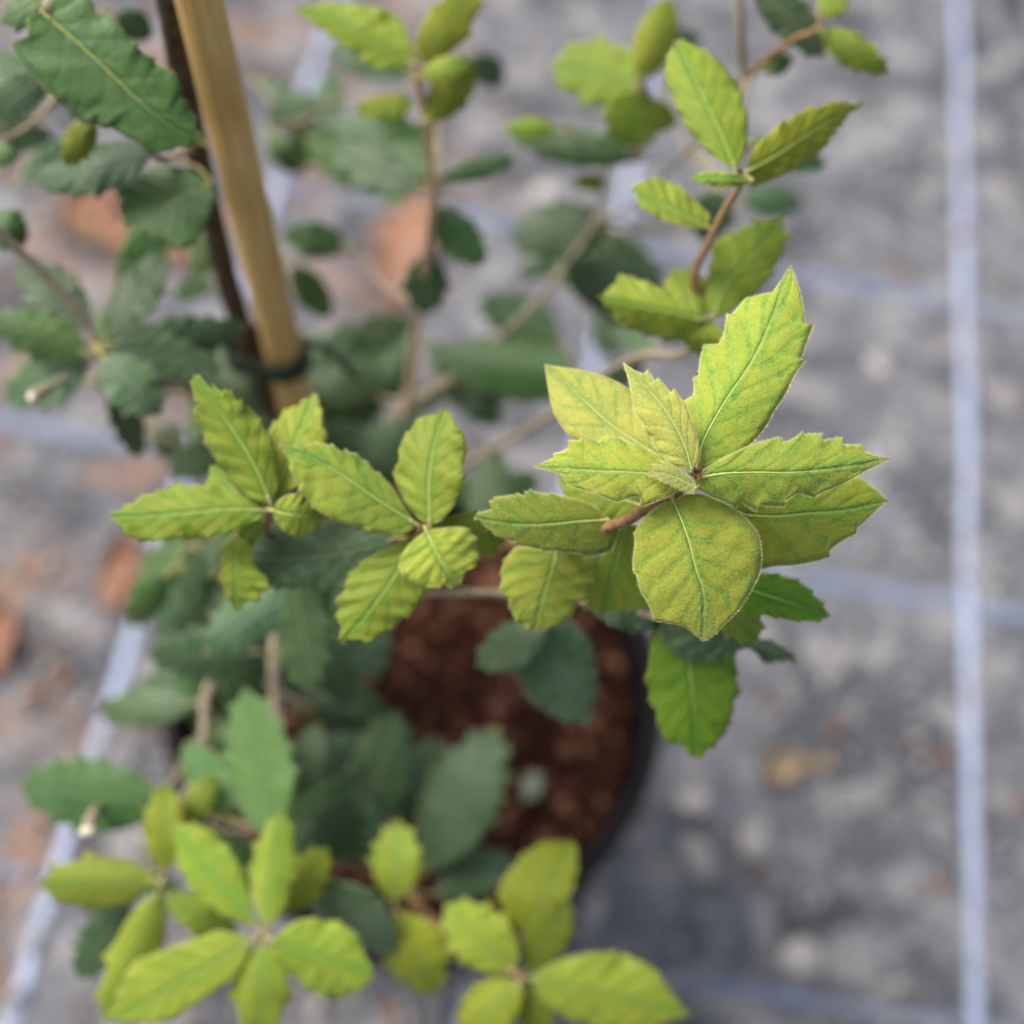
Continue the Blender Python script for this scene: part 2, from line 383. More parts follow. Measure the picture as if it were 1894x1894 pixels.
def dead_leaf(x0, y0, x1, y1, wid, mat, lab, curl=.006, seed=0):
    a, b = on_plane(x0, y0), on_plane(x1, y1); d = b - a; L = d.length; d.normalize(); nr = Vector((-d.y, d.x, 0))
    r = random.Random(seed); V, F = [], []; A, B = 22, 9
    for i in range(A):
        s = i / (A - 1); hw = wid / 2 * max(.02, math.sin(math.pi * min(.98, .03 + s * .95) ** .9) ** .7) * (1 + .25 * math.sin(i * .9 + seed) + .18 * math.sin(i * 2.3 + seed * 2))
        for j in range(B):
            u = j / (B - 1) * 2 - 1
            z = .0028 + curl * u * u + .004 * math.sin(s * 5 + seed) * u + .003 * math.sin(3.1 * s) + .001
            p = a + d * (L * s) + nr * (u * hw * (1 - .12 * u * u)); V.append((p.x, p.y, z))
    for i in range(A - 1):
        for j in range(B - 1): F.append((i * B + j, i * B + j + 1, (i + 1) * B + j + 1, (i + 1) * B + j))
    n0 = len(V); V2 = [(x, y, z - .0004) for x, y, z in V]
    F2 = [tuple(k + n0 for k in f[::-1]) for f in F]
    rim = [i * B for i in range(A)] + [(A - 1) * B + j for j in range(1, B)] + [i * B + B - 1 for i in range(A - 2, -1, -1)] + [j for j in range(B - 2, 0, -1)]
    F3 = [(rim[k], rim[(k + 1) % len(rim)], rim[(k + 1) % len(rim)] + n0, rim[k] + n0) for k in range(len(rim))]
    tag(link('fallen_leaf', V + V2, F + F2 + F3, mat, origin=(a.x, a.y, 0)), lab, 'fallen leaf', 'dead leaves fallen on the matting')
dead_leaf(770, 370, 715, 590, .055, RUST, 'large terracotta dead leaf behind the upper middle stem', seed=1)
dead_leaf(210, 350, 110, 440, .040, RUST, 'terracotta dead leaf under the dark leaves at the upper left', seed=2)
dead_leaf(395, 440, 315, 505, .032, RUST, 'rusty dead leaf tucked behind the dark stem left of the cane', seed=3)
dead_leaf(220, 480, 195, 395, .026, RUST, 'narrow rusty dead leaf at the upper left, beside the wider terracotta one', seed=8)
dead_leaf(238, 990, 212, 1140, .026, RUST, 'rust-coloured dead leaf left of the pot below the pointed yellow leaf', seed=4)
dead_leaf(12, 1120, -10, 1265, .026, RUST, 'brown dead leaf cut by the left edge of the picture', seed=5)
dead_leaf(1405, 1445, 1475, 1405, .026, TAN, 'curled tan dead leaf lying on the matting right of the pot', .010, seed=6)
dead_leaf(1488, 1425, 1530, 1408, .014, TAN, 'small brown dead leaf scrap beside the curled tan one', .004, seed=7)
dead_leaf(130, 420, 180, 460, .02, TAN, 'small tan dead leaf scrap at the upper left', .004, seed=9)

# ------------------------------------------------------------------ pot and compost
POT_H, SOIL_H = .228, .203
pc = on_plane(770, 1268, POT_H); pc = Vector((pc.x, pc.y, 0)); R = .1305; RI = .1215
PLASTIC = plain('black_plastic', (.005, .005, .006), (.010, .010, .011), 40, .55, .0003, .15)
prof = [(.0, .004), (.088, .004), (.093, .0), (.097, .004), (R - .011, .196), (R - .007, .200), (R - .001, .2015), (R, .206), (R, POT_H - .002), (R - .0015, POT_H), (RI + .002, POT_H), (RI, POT_H - .003),
        (RI - .003, .19), (.093, .012), (.088, .009), (.0, .009)]
V, F = [], []; SG = 96
for (r_, z) in prof:
    for k in range(SG):
        th = 2 * math.pi * k / SG; V.append((pc.x + r_ * math.cos(th), pc.y + r_ * math.sin(th), z))
for i in range(len(prof) - 1):
    for k in range(SG): F.append((i * SG + k, i * SG + (k + 1) % SG, (i + 1) * SG + (k + 1) % SG, (i + 1) * SG + k))
pot = link('plant_pot', V, F, PLASTIC, origin=pc)
tag(pot, 'round black plastic plant pot full of brown compost under the sapling', 'pot')
SOIL = plain('compost', (.030, .011, .007), (.085, .032, .018), 160, .9, .0015, .15, c3=(.025, .011, .007))
SOIL2 = plain('compost_chip', (.12, .046, .026), (.30, .145, .085), 200, .85, .0008, .2)
rng = random.Random(3)
V, F, MI = [], [], []
rr = [0] + [RI * .975 * (i / 16) for i in range(1, 17)]
V.append((pc.x, pc.y, SOIL_H)); SG = 64
for r_ in rr[1:]:
    for k in range(SG):
        th = 2 * math.pi * k / SG; x, y = pc.x + r_ * math.cos(th), pc.y + r_ * math.sin(th)
        V.append((x, y, SOIL_H + .006 * mnoise.noise(Vector((x * 35, y * 35, 0))) + .003 * mnoise.noise(Vector((x * 110, y * 110, 0))) - .003))
for k in range(SG): F.append((0, 1 + k, 1 + (k + 1) % SG)); MI.append(0)
for i in range(15):
    for k in range(SG): F.append((1 + i * SG + k, 1 + (i + 1) * SG + k, 1 + (i + 1) * SG + (k + 1) % SG, 1 + i * SG + (k + 1) % SG)); MI.append(0)
for i in range(2600):
    th = rng.uniform(0, 6.283); r_ = RI * .955 * math.sqrt(rng.random()); rad = rng.choice([.0015, .002, .0025, .003, .0035, .0055]) * rng.uniform(.7, 1.2)
    bv, bf = blob((pc.x + r_ * math.cos(th), pc.y + r_ * math.sin(th), SOIL_H + rng.uniform(-.001, .004)), rad, 900 + i, .7, 1 if rad > .004 else 0)
    o_ = len(V); V += bv; F += [tuple(k + o_ for k in f) for f in bf]; MI += [1 if rng.random() < (.4 if rad > .0045 else .12) else 0] * len(bf)
tag(link('compost', V, F, [SOIL, SOIL2], midx=MI, smooth=False), 'crumbly red-brown bark compost filling the black pot', 'compost', None, 'stuff')

# ------------------------------------------------------------------ bamboo cane and tie
mt, t, out = new_mat('bamboo'); n = N(t); v = n.coord(False)
mp = t.nodes.new('ShaderNodeMapping'); mp.inputs['Scale'].default_value = (1, 1, .04); n.lk(v, mp.inputs[0])
streak = n.noise(mp.outputs[0], 900, 4, .6); blot = n.noise(v, 30, 3, .5)
col = n.mix(n.ramp(streak, .3, .7), (.52, .33, .105), (.70, .48, .18)); col = n.mix(n.ramp(blot, .45, .7, 0, .5), col, (.44, .25, .06))
n.lk(n.bsdf(col, .42, n.bump(streak, .0003, .5), .45).outputs[0], out.inputs[0]); BAM = mt
c0 = P(671, 1290, 77.5); c1 = P(372, 0, 42.5); cd = (c1 - c0).normalized(); CL = (c1 - c0).length + .14
path, rad = [], []
nodes_at = [.085, .235, .60]; steps = 150
ax = Vector((0, 0, 1)); q = ax.rotation_difference(cd)
for i in range(steps + 1):
    z = CL * i / steps
    r_ = .0079 - .0008 * z / CL
    for nz in nodes_at: r_ += .0009 * math.exp(-((z - nz) / .0025) ** 2) - .0003 * math.exp(-((z - nz - .006) / .003) ** 2)
    path.append((0.0009 * math.sin(z * 9), 0, z)); rad.append(r_)
V, F = tube(path, rad, 28)
cane = link('bamboo_cane', V, F, BAM)
cane.rotation_mode = 'QUATERNION'; cane.rotation_quaternion = q; cane.location = c0
tag(cane, 'thick golden bamboo cane standing in the pot behind the leaves', 'cane')

# ------------------------------------------------------------------ sapling: twigs
base_pt = P(640, 1300, 77.5)
plant = bpy.data.objects.new('oak_sapling', None); COL.objects.link(plant); plant.location = base_pt
tag(plant, 'young evergreen oak with toothed yellow-green and dark green leaves growing in the black pot', 'sapling')
SAMP = []        # (point, radius)
def twig(pts, mat, name='twig', per=7, sides=10, rough=.06, seed=0, label=None):
    q = catmull([(*P(x, y, d), r) for x, y, d, r in pts], per)
    path = [tuple(a[:3]) for a in q]; rad = [max(.0003, a[3] / 100) for a in q]
    V, F = tube(path, rad, sides, rough, seed)
    o = link(name, V, F, mat, origin=path[0], parent=plant)
    if label: o['label'] = label
    SAMP.extend((Vector(a), b) for a, b in zip(path, rad)); return o
twig([(640, 1300, 77.5, .62), (590, 1080, 67, .55), (545, 860, 60.5, .50), (480, 690, 56.4, .44), (432, 560, 54.1, .44), (396, 420, 51.3, .44), (362, 270, 48.6, .43), (325, 80, 45.3, .40), (306, -40, 43.6, .38), (285, -160, 42, .35)], TRUNK, 'trunk', sides=16, rough=.04)
BR, PA = TWIG_B, TWIG_P
twig([(600, 1090, 67.5, .30), (700, 1095, 55, .24), (800, 1070, 48, .20), (870, 1035, 44.5, .17), (945, 1008, 42, .165), (1040, 1000, 40, .16), (1150, 965, 38, .155), (1205, 935, 37, .145), (1250, 912, 36.6, .13), (1284, 886, 36.1, .11)], BR, seed=1, per=9, sides=14, label='brown downy twig carrying the focused leaves')
twig([(700, 1095, 55, .16), (790, 1095, 49, .14), (930, 1098, 46, .13), (1060, 1110, 44.5, .12), (1210, 1140, 42.5, .11), (1280, 1150, 42, .09)], PA, seed=2)
twig([(760, 1085, 50, .14), (795, 1040, 44.5, .12), (788, 1000, 41.5, .10), (783, 972, 40.2, .09)], BR, seed=3)
twig([(590, 1080, 66, .20), (530, 1060, 52, .15), (498, 1010, 45, .12), (495, 965, 42, .10), (498, 942, 41, .09)], BR, seed=4)
twig([(575, 990, 64, .28), (700, 925, 62, .22), (780, 895, 60, .20), (868, 855, 58.5, .19), (1022, 765, 55, .17), (1120, 690, 52, .15), (1190, 658, 49.5, .15), (1262, 655, 47.5, .14), (1300, 612, 45, .12), (1290, 560, 44.6, .12), (1285, 505, 44, .12), (1310, 450, 43.3, .12), (1340, 390, 42.5, .12), (1366, 345, 41.9, .11), (1369, 318, 41.5, .09)], PA, seed=5, per=9)
twig([(1262, 655, 47.5, .10), (1300, 625, 45.5, .11), (1309, 590, 44.3, .09)], BR, seed=51)
twig([(1290, 555, 44.5, .13), (1285, 505, 43.9, .13), (1310, 450, 43.2, .13), (1340, 390, 42.4, .13), (1366, 345, 41.8, .12), (1369, 318, 41.4, .10)], BR, seed=52)
twig([(600, 1100, 69, .30), (680, 930, 65, .25), (752, 752, 61, .22), (763, 650, 59, .18), (786, 500, 55, .17), (800, 380, 52, .17), (793, 280, 50.3, .16), (786, 215, 49.3, .16), (770, 150, 48.3, .15), (768, 118, 48, .12)], TWIG_T, seed=6, per=9)
twig([(752, 752, 61, .21), (850, 690, 59, .18), (950, 600, 58, .13), (1030, 510, 59, .12), (1100, 410, 58, .12), (1122, 310, 57, .12), (1180, 270, 55.5, .12), (1212, 240, 54, .12), (1190, 160, 52, .13), (1183, 132, 52, .10)], PA, seed=7)
twig([(1100, 410, 58, .10), (1180, 370, 56, .10), (1290, 260, 53, .11), (1368, 170, 50.5, .14), (1370, 60, 48.5, .16), (1366, -80, 47, .16)], PA, seed=8)
twig([(1368, 170, 50.5, .12), (1405, 120, 48.5, .11), (1470, 72, 46.6, .10), (1510, 55, 46, .08), (1520, 15, 45.8, .07)], BR, seed=9)
twig([(545, 860, 60.5, .28), (420, 760, 57, .2), (300, 700, 53, .16), (190, 655, 49.3, .15), (166, 605, 48.6, .15), (110, 535, 47.6, .15), (40, 468, 46.5, .15), (-80, 360, 44.5, .14)], PA, seed=10)
twig([(288, -145, 42.2, .22), (200, -110, 42, .2), (110, -40, 41.6, .19), (86, 22, 41.1, .16)], PA, seed=11)
twig([(362, 270, 48.6, .15), (300, 295, 45.5, .12), (235, 240, 43.5, .10), (160, 190, 43, .08)], PA, seed=12)
twig([(600, 1090, 68, .28), (530, 1135, 58, .24), (507, 1210, 54, .24), (514, 1360, 53.2, .22), (508, 1470, 53, .17), (488, 1640, 51, .12), (484, 1728, 48, .09)], PA, seed=13, label='cream-coloured twig above the bottom left leaves')
twig([(600, 1120, 69, .26), (450, 1195, 59, .22), (384, 1280, 55.5, .21), (376, 1365, 54.5, .19), (322, 1550, 52.8, .13), (298, 1638, 49.3, .09)], PA, seed=14)
twig([(632, 1240, 74, .3), (690, 1440, 66, .25), (735, 1580, 59, .2), (770, 1668, 54.5, .18), (850, 1740, 52, .15), (930, 1785, 50.6, .12), (968, 1812, 50, .09)], BR, seed=15)
twig([(770, 1668, 54.5, .12), (745, 1690, 53, .11), (728, 1680, 52, .08)], BR, seed=16)
twig([(376, 1365, 54.5, .13), (280, 1490, 54, .10), (200, 1500, 52.6, .12), (178, 1495, 50.5, .14), (162, 1536, 48.8, .26)], PA, seed=17)
twig([(190, 655, 49.3, .10), (120, 700, 49, .1), (60, 735, 47.5, .26)], PA, seed=18)
def cut_end(x, y, d, r):
    c = P(x, y, d); b = blob(c, r, int(x), .9, 1); link('cut_end', b[0], b[1], CUT, origin=c, parent=plant)
cut_end(162, 1537, 48.6, .0034); cut_end(60, 736, 47.2, .0026); 

# ------------------------------------------------------------------ leaves
RL = random.Random(21)
PLAIN = {1, 2, 3, 4, 6, 7, 8, 9}        # margins traced tooth by tooth, or plain in the photograph
def gen_outline(b, tp, wd, bend, teeth, peak, rng):
    b = np.array(b[:2], float); tp = np.array(tp[:2], float); d = tp - b; L = np.linalg.norm(d); d /= L
    nr = np.array([-d[1], d[0]])
    def mid(s): return b + d * (L * s) + nr * (bend * 4 * s * (1 - s))
    def hw(s):
        u = s ** (math.log(.5) / math.log(peak))
        return wd / 2 * (math.sin(math.pi * u) ** .72)
    M = [tuple(mid(s)) for s in (.2, .4, .6, .8)]
    sides = []
    for sg in (-1, 1):
        E = []; s = .06
        for s in (.04, .10, .18, .27): E.append(tuple(mid(s) + nr * sg * hw(s)))
        if teeth:
            k0 = .33 + rng.uniform(-.05, .05); st = (.93 - k0) / teeth
            for k in range(teeth):
                s0 = k0 + st * k; e = rng.uniform(.6, 1.3)
                E.append(tuple(mid(s0 + st * .30) + nr * sg * hw(s0 + st * .3) * .95))
                E.append(tuple(mid(s0 + st * .62) + nr * sg * (hw(s0 + st * .62) + wd * .035 * e)))
                E.append(tuple(mid(min(.98, s0 + st * .82)) + nr * sg * (hw(min(.98, s0 + st * .7)) + wd * .10 * e)))
                E.append(tuple(mid(min(.985, s0 + st * .86)) + nr * sg * (hw(min(.985, s0 + st * .9)) * .93)))
        else:
            for s in (.38, .5, .6, .7, .8, .88, .95): E.append(tuple(mid(s) + nr * sg * hw(s)))
        sides.append(E)
    return sides[0], sides[1], M
def param(pts):
    p = np.array(pts, float); seg = np.linalg.norm(np.diff(p, axis=0), axis=1); c = np.concatenate([[0], np.cumsum(seg)]); return c / c[-1], p
def densify(pts, tooth, it=1):
    """round gentle corners of a traced outline, keep the sharp ones"""
    for _ in range(it):
        o = [pts[0]]; to = [tooth[0]]
        for i in range(1, len(pts) - 1):
            a, b, c = map(np.array, (pts[i - 1], pts[i], pts[i + 1]))
            u, w_ = b - a, c - b; cs = np.dot(u, w_) / (np.linalg.norm(u) * np.linalg.norm(w_) + 1e-9)
            if cs < .82: o.append(tuple(b)); to.append(tooth[i])
            else:
                o.append(tuple(b - u * .25)); to.append(0); o.append(tuple(b + w_ * .25)); to.append(0)
        o.append(pts[-1]); to.append(tooth[-1]); pts, tooth = o, to
    return pts, tooth
def add_teeth(E, M, b2, t2, rng, amp):
    """break long plain stretches of a traced margin with small forward-pointing teeth"""
    P_ = [np.array(b2, float)] + [np.array(q, float) for q in E] + [np.array(t2, float)]
    tot = sum(np.linalg.norm(P_[i + 1] - P_[i]) for i in range(len(P_) - 1)); run = 0; out = []
    Mi = np.array([b2] + list(M) + [t2], float)
    for i in range(len(P_) - 1):
        a, b = P_[i], P_[i + 1]; L_ = np.linalg.norm(b - a)
        if i > 0: out.append(tuple(a))
        if run + L_ * .5 > tot * .30 and run < tot * .93 and L_ > 15:
            d = (b - a) / L_; n_ = np.array([-d[1], d[0]]); c = (a + b) / 2
            near = Mi[np.argmin(np.linalg.norm(Mi - c, axis=1))]
            if np.dot(n_, c - near) < 0: n_ = -n_
            k = max(1, int(round(L_ / 36)))
            for j in range(k):
                u0 = j / k; st = 1 / k; e = amp * rng.uniform(.6, 1.25)
                out += [tuple(a + d * L_ * (u0 + st * .38) + n_ * e * .25), tuple(a + d * L_ * (u0 + st * .74) + n_ * e), tuple(a + d * L_ * (u0 + st * .80) - n_ * e * .1)]
        run += L_
    return out
K = 6
def leaf(kind, base, tip, L=None, Rr=None, M=None, w=80, bend=0, teeth=5, peak=.48, arch=None, tilt=None, fold=None, wave=None, hairs=False, label=None, seed=None, dd=None):
    """base, tip = (x, y, depth cm); outlines are the two margins from base to tip"""
    rng = random.Random(seed if seed is not None else RL.randrange(1 << 30))
    gen = L is None
    if L is None:
        L, Rr, M2 = gen_outline(base, tip, w, bend, teeth, peak, rng); M = M or M2
    b2, t2 = tuple(base[:2]), tuple(tip[:2])
    if M is None: M = [((b2[0] * (1 - s) + t2[0] * s), (b2[1] * (1 - s) + t2[1] * s)) for s in (.33, .66)]
    Mc = catmull([b2] + list(M) + [t2], 8)
    sm, pm = param(Mc)
    if not gen and seed not in PLAIN:
        am = 4.2 if hairs else 6.0
        L, Rr = add_teeth(L, M, b2, t2, rng, am), add_teeth(Rr, M, b2, t2, rng, am)
    axis = np.array(t2) - np.array(b2)
    EDG = []
    for E in (L, Rr):
        pts = [b2] + list(E) + [t2]; tooth = [0] * len(pts)
        for i in range(2, len(pts) - 1):
            a, b, c = map(np.array, (pts[i - 1], pts[i], pts[i + 1])); u, w_ = b - a, c - b
            cs = np.dot(u, w_) / (np.linalg.norm(u) * np.linalg.norm(w_) + 1e-9)
            mid = pm[np.argmin(np.linalg.norm(pm - b, axis=1))]
            if cs < .45 and np.dot(b - (a + c) / 2, b - mid) > 0: tooth[i] = 1
        tooth[-1] = 1
        pts, tooth = densify(pts, tooth, 2)
        s, p = param(pts); EDG.append((s, p, tooth))
    NR = 34 if not hairs and (base[2] + tip[2]) / 2 > 46 else (52 if not hairs else 84)
    ss = np.linspace(0, 1, NR)
    side_s = []
    for s, p, to in EDG:
        cur = ss.copy(); used = set()
        d_ = np.diff(p, axis=0); ang = [0] + [1 - np.dot(d_[i - 1], d_[i]) / (np.linalg.norm(d_[i - 1]) * np.linalg.norm(d_[i]) + 1e-9) for i in range(1, len(d_))] + [0]
        for i in sorted(range(1, len(s) - 1), key=lambda i: -ang[i]):
            k = int(np.argmin(abs(ss - s[i])))
            if k in used or k in (0, NR - 1): continue
            used.add(k); cur[k] = s[i]
        cur = np.maximum.accumulate(cur); side_s.append(cur)
    arch = RL.uniform(.0, .6) if arch is None else arch
    tilt = (RL.uniform(-.8, .8) if gen else RL.uniform(-.3, .3)) if tilt is None else tilt
    fold = RL.uniform(.1, .7) if fold is None else fold
    wave = RL.uniform(.05, .16) if wave is None else wave
    ph = rng.uniform(0, 6)
    d0, d1 = base[2], tip[2]
    if gen: q_ = min(1.0, w / 140.0); tilt *= q_; fold *= q_; wave = wave * (.5 + .5 * q_)
    pts3, A = [], {k: [] for k in ('along', 'across', 'rim_mm', 'mid_mm', 'spine')}
    rows = []
    wmax = 0
    for ri, s in enumerate(ss):
        m_ = np.array([np.interp(s, sm, pm[:, 0]), np.interp(s, sm, pm[:, 1])])
        e = []
        for (es, ep, to), cs_ in zip(EDG, side_s):
            s2 = cs_[ri]
            q = np.array([np.interp(s2, es, ep[:, 0]), np.interp(s2, es, ep[:, 1])])
            kk = int(np.argmin(abs(es - s2))); e.append((q, float(to[kk]) if abs(es[kk] - s2) < 1e-6 else 0.0))
        rows.append((s, m_, e)); wmax = max(wmax, np.linalg.norm(e[0][0] - m_), np.linalg.norm(e[1][0] - m_))
    for s, m_, e in rows:
        dm = d0 + (d1 - d0) * s - arch * 4 * s * (1 - s)
        for j in range(-K, K + 1):
            tt = j / K; q, sp = e[0] if j < 0 else e[1]
            x, y = m_ + (q - m_) * abs(tt)
            hwpx = np.linalg.norm(q - m_); rel = abs(tt) * hwpx / wmax
            dep = dm + tilt * rel * (1 if j > 0 else -1) + fold * (rel ** 1.5) + wave * rel * rel * math.sin(s * 17 + ph + (2 if j > 0 else 0)) + wave * .5 * rel * math.sin(s * 41 + ph * 2 + j)
            pts3.append(tuple(P(x, y, dep)))
            mmpp = dm * 10 / FPX
            A['along'].append(s); A['across'].append(tt); A['rim_mm'].append((1 - abs(tt)) * hwpx * mmpp + (0.0 if s > .05 else 1.0))
            A['mid_mm'].append(abs(tt) * hwpx * mmpp + .0); A['spine'].append(max(0, sp if abs(j) == K else 0) if s < .985 else 1.0)
    Wd = 2 * K + 1; Fc = []
    for i in range(len(rows) - 1):
        for j in range(Wd - 1):
            Fc.append((i * Wd + j, i * Wd + j + 1, (i + 1) * Wd + j + 1, (i + 1) * Wd + j))
    a3 = np.array(pts3).reshape(len(rows), Wd, 3)
    du = np.gradient(a3, axis=0); dv = np.gradient(a3, axis=1); nn = np.cross(dv, du)
    ln = np.linalg.norm(nn, axis=2, keepdims=True); nn = nn / np.maximum(ln, 1e-12)
    tocam = np.array(CAM) - a3.reshape(-1, 3).mean(0)
    mean = nn.reshape(-1, 3).mean(0)
    flip = np.dot(mean, tocam) < 0
    if flip: nn = -nn; Fc = [f[::-1] for f in Fc]; mean = -mean
    mean /= np.linalg.norm(mean)
    nn = np.where((nn @ mean)[..., None] > .2, nn, mean)
    n0 = len(pts3); th = .00028
    edgefac = np.abs(np.linspace(-1, 1, Wd)); tk = th * (1 - .6 * edgefac ** 4)
    low = a3 - nn * tk[None, :, None]
    V = [tuple(p) for p in a3.reshape(-1, 3)] + [tuple(p) for p in low.reshape(-1, 3)]
    F = list(Fc) + [tuple(k + n0 for k in f[::-1]) for f in Fc]
    rim = [i * Wd for i in range(len(rows))] + [i * Wd + Wd - 1 for i in range(len(rows) - 1, -1, -1)]
    for k in range(len(rim) - 1):
        a_, b_ = rim[k], rim[k + 1]
        if abs(a_ - b_) < Wd and len(rows) > 2 and abs(a_ // Wd - b_ // Wd) == 0: continue
        F.append((a_, b_, b_ + n0, a_ + n0) if not flip else (b_, a_, a_ + n0, b_ + n0))
    for k in A: A[k] = A[k] * 2
    MI = [0] * len(F)
    def add(v2, f2, mi, **kw):
        o_ = len(V); V.extend(v2); F.extend(tuple(x + o_ for x in f) for f in f2); MI.extend([mi] * len(f2))
        for k in A: A[k].extend([kw.get(k, 0.0)] * len(v2))
    B = Vector(pts3[K])
    # raised midrib
    mr = [Vector(V[i * Wd + K]) - Vector(mean) * .00008 for i in range(0, int(len(rows) * .8), 2)]
    far = (d0 + d1) / 2 > 46
    if not far:
        v2, f2 = tube(mr, [.00034 * (1 - .95 * i / len(mr)) + .00001 for i in range(len(mr))], 6, cap=False); add(v2, f2, 3)
    if hairs:
        for side in (0, Wd - 1):
            ep = [Vector(V[i * Wd + side]) for i in range(len(rows))]; ip = [Vector(V[i * Wd + (1 if side == 0 else Wd - 2)]) for i in range(len(rows))]
            for i in range(1, len(ep) - 1):
                seg = ep[i + 1] - ep[i] if i + 1 < len(ep) else ep[i] - ep[i - 1]
                cnt = max(1, int(seg.length / .00013))
                for c in range(cnt):
                    o3 = ep[i] + seg * rng.random(); od = (ep[i] - ip[i]).normalized()
                    dr = (od + Vector(mean) * rng.uniform(-.5, .7) + Vector((rng.uniform(-.6, .6), rng.uniform(-.6, .6), rng.uniform(-.3, .3)))).normalized()
                    ln_ = rng.uniform(.0003, .0008); wdv = seg.normalized() * .00004
                    add([tuple(o3 - wdv), tuple(o3 + wdv), tuple(o3 + dr * ln_)], [(0, 1, 2)], 2)
        for c in range(1400):
            i = rng.randrange(2, len(rows) - 2); j = rng.randrange(1, Wd - 1)
            a_ = Vector(V[i * Wd + j]); b_ = Vector(V[(i + 1) * Wd + j]); c_2 = Vector(V[i * Wd + j + 1])
            o3 = a_ + (b_ - a_) * rng.random() + (c_2 - a_) * rng.random()
            dr = Vector((rng.uniform(-1, 1), rng.uniform(-1, 1), rng.uniform(-1, 1))).cross(Vector(mean)).normalized() + Vector(mean) * rng.uniform(.1, .9)
            ln_ = rng.uniform(.0002, .0005); wdv = dr.cross(Vector(mean)).normalized() * .00003
            add([tuple(o3 - wdv), tuple(o3 + wdv), tuple(o3 + dr.normalized() * ln_)], [(0, 1, 2)], 2)
    # petiole to the nearest twig
    best = min(SAMP, key=lambda sp: (sp[0] - B).length - (0 if sp[0].z < B.z + .01 else -.004)); Q, qr = best; gap = (Q - B).length
    nxt = Vector(V[3 * Wd + K]); inn = (B - nxt).normalized()
    if gap > .022:
        # a side twig carries the leaf
        e_ = B + inn * .006 - Vector((0, 0, .002)); mid = (Q + e_) / 2 + Vector((0, 0, -.10 * gap)) + Vector((rng.uniform(-1, 1), rng.uniform(-1, 1), 0)) * .08 * gap
        path = [tuple(x) for x in catmull([tuple(Q), tuple(mid), tuple(e_)], 7)]
        rd = [(.0013 - .0006 * i / (len(path) - 1)) for i in range(len(path))]
        v2, f2 = tube(path, rd, 8, .05, 3); link('twig', v2, f2, PA, origin=path[0], parent=plant)
        SAMP.extend((Vector(a), .0008) for a in path); Q = e_
    c1_ = B + inn * min(.006, (Q - B).length * .4)
    path = [tuple(x) for x in catmull([tuple(Q), tuple((c1_ + Q) / 2 if gap > .004 else c1_), tuple(B), tuple(nxt)], 4)]
    v2, f2 = tube(path, [.00075 - .0003 * i / len(path) for i in range(len(path))], 7); add(v2, f2, 1)
    o = link('leaf', V, F, [MATS[kind], PETI, HAIR, RIBD if kind in ('dg', 'fg', 'mg') else RIB], origin=B, parent=plant, midx=MI, attrs=A)
    if label: o['label'] = label
    return o

# --- the focused cluster (depths run 34 to 39 cm from the lens)
leaf('yg', (1295, 868, 36.3), (1462, 492, 37.6),
     [(1276, 835), (1266, 790), (1264, 760), (1266, 741), (1282, 732), (1285, 718), (1282, 698), (1292, 694), (1294, 665), (1303, 637), (1328, 636), (1339, 622), (1345, 579), (1353, 582), (1380, 551), (1430, 539), (1446, 517)],
     [(1345, 850), (1391, 820), (1417, 789), (1427, 770), (1430, 762), (1454, 728), (1467, 696), (1489, 667), (1481, 664), (1490, 638), (1505, 599), (1490, 603), (1485, 559), (1472, 514)],
     [(1300, 820), (1340, 745), (1390, 670), (1425, 595)], arch=.25, tilt=-.2, fold=.35, wave=.05, hairs=True, seed=1, label='largest toothed yellow-green leaf pointing to the upper right, in focus')
leaf('yl', (1230, 852, 37.3), (1007, 673, 39.2),
     [(1196, 868), (1150, 858), (1100, 838), (1056, 810), (1035, 786), (1021, 760), (1013, 717)],
     [(1232, 812), (1215, 775), (1190, 745), (1166, 719), (1140, 704), (1100, 688), (1074, 683), (1032, 678)],
     [(1190, 825), (1130, 785), (1060, 722)], arch=.2, tilt=.2, fold=.25, wave=.04, seed=2, label='plain-edged pale yellow leaf behind the focused cluster')
leaf('yd', (1338, 935, 37.9), (1642, 927, 38.0),
     [(1360, 905), (1400, 890), (1470, 885), (1540, 882), (1588, 881), (1609, 897), (1625, 908)],
     [(1340, 990), (1360, 1035), (1385, 1052), (1410, 1053), (1430, 1047), (1467, 1046), (1506, 1039), (1535, 1030), (1533, 1019), (1556, 1000), (1584, 987), (1583, 979), (1609, 955), (1628, 937)],
     [(1380, 952), (1440, 955), (1490, 950), (1560, 944)], arch=.1, tilt=.3, fold=.25, wave=.04, hairs=True, seed=3, label='darker green leaf under the right-pointing one')
leaf('yg', (1245, 925, 36.4), (1300, 1187, 36.7),
     [(1226, 929), (1192, 955), (1172, 986), (1176, 1000), (1170, 1034), (1172, 1058), (1178, 1062), (1182, 1090), (1200, 1116), (1210, 1148), (1242, 1153), (1269, 1159), (1287, 1174)],
     [(1277, 912), (1308, 916), (1345, 932), (1369, 948), (1390, 969), (1405, 990), (1409, 1029), (1407, 1058), (1388, 1095), (1366, 1130), (1340, 1153), (1319, 1177)],
     [(1262, 965), (1276, 1005), (1287, 1050), (1300, 1090), (1302, 1130)], arch=.45, tilt=.0, fold=.4, wave=.05, hairs=True, seed=4, label='broad rounded leaf hanging down from the focused cluster')
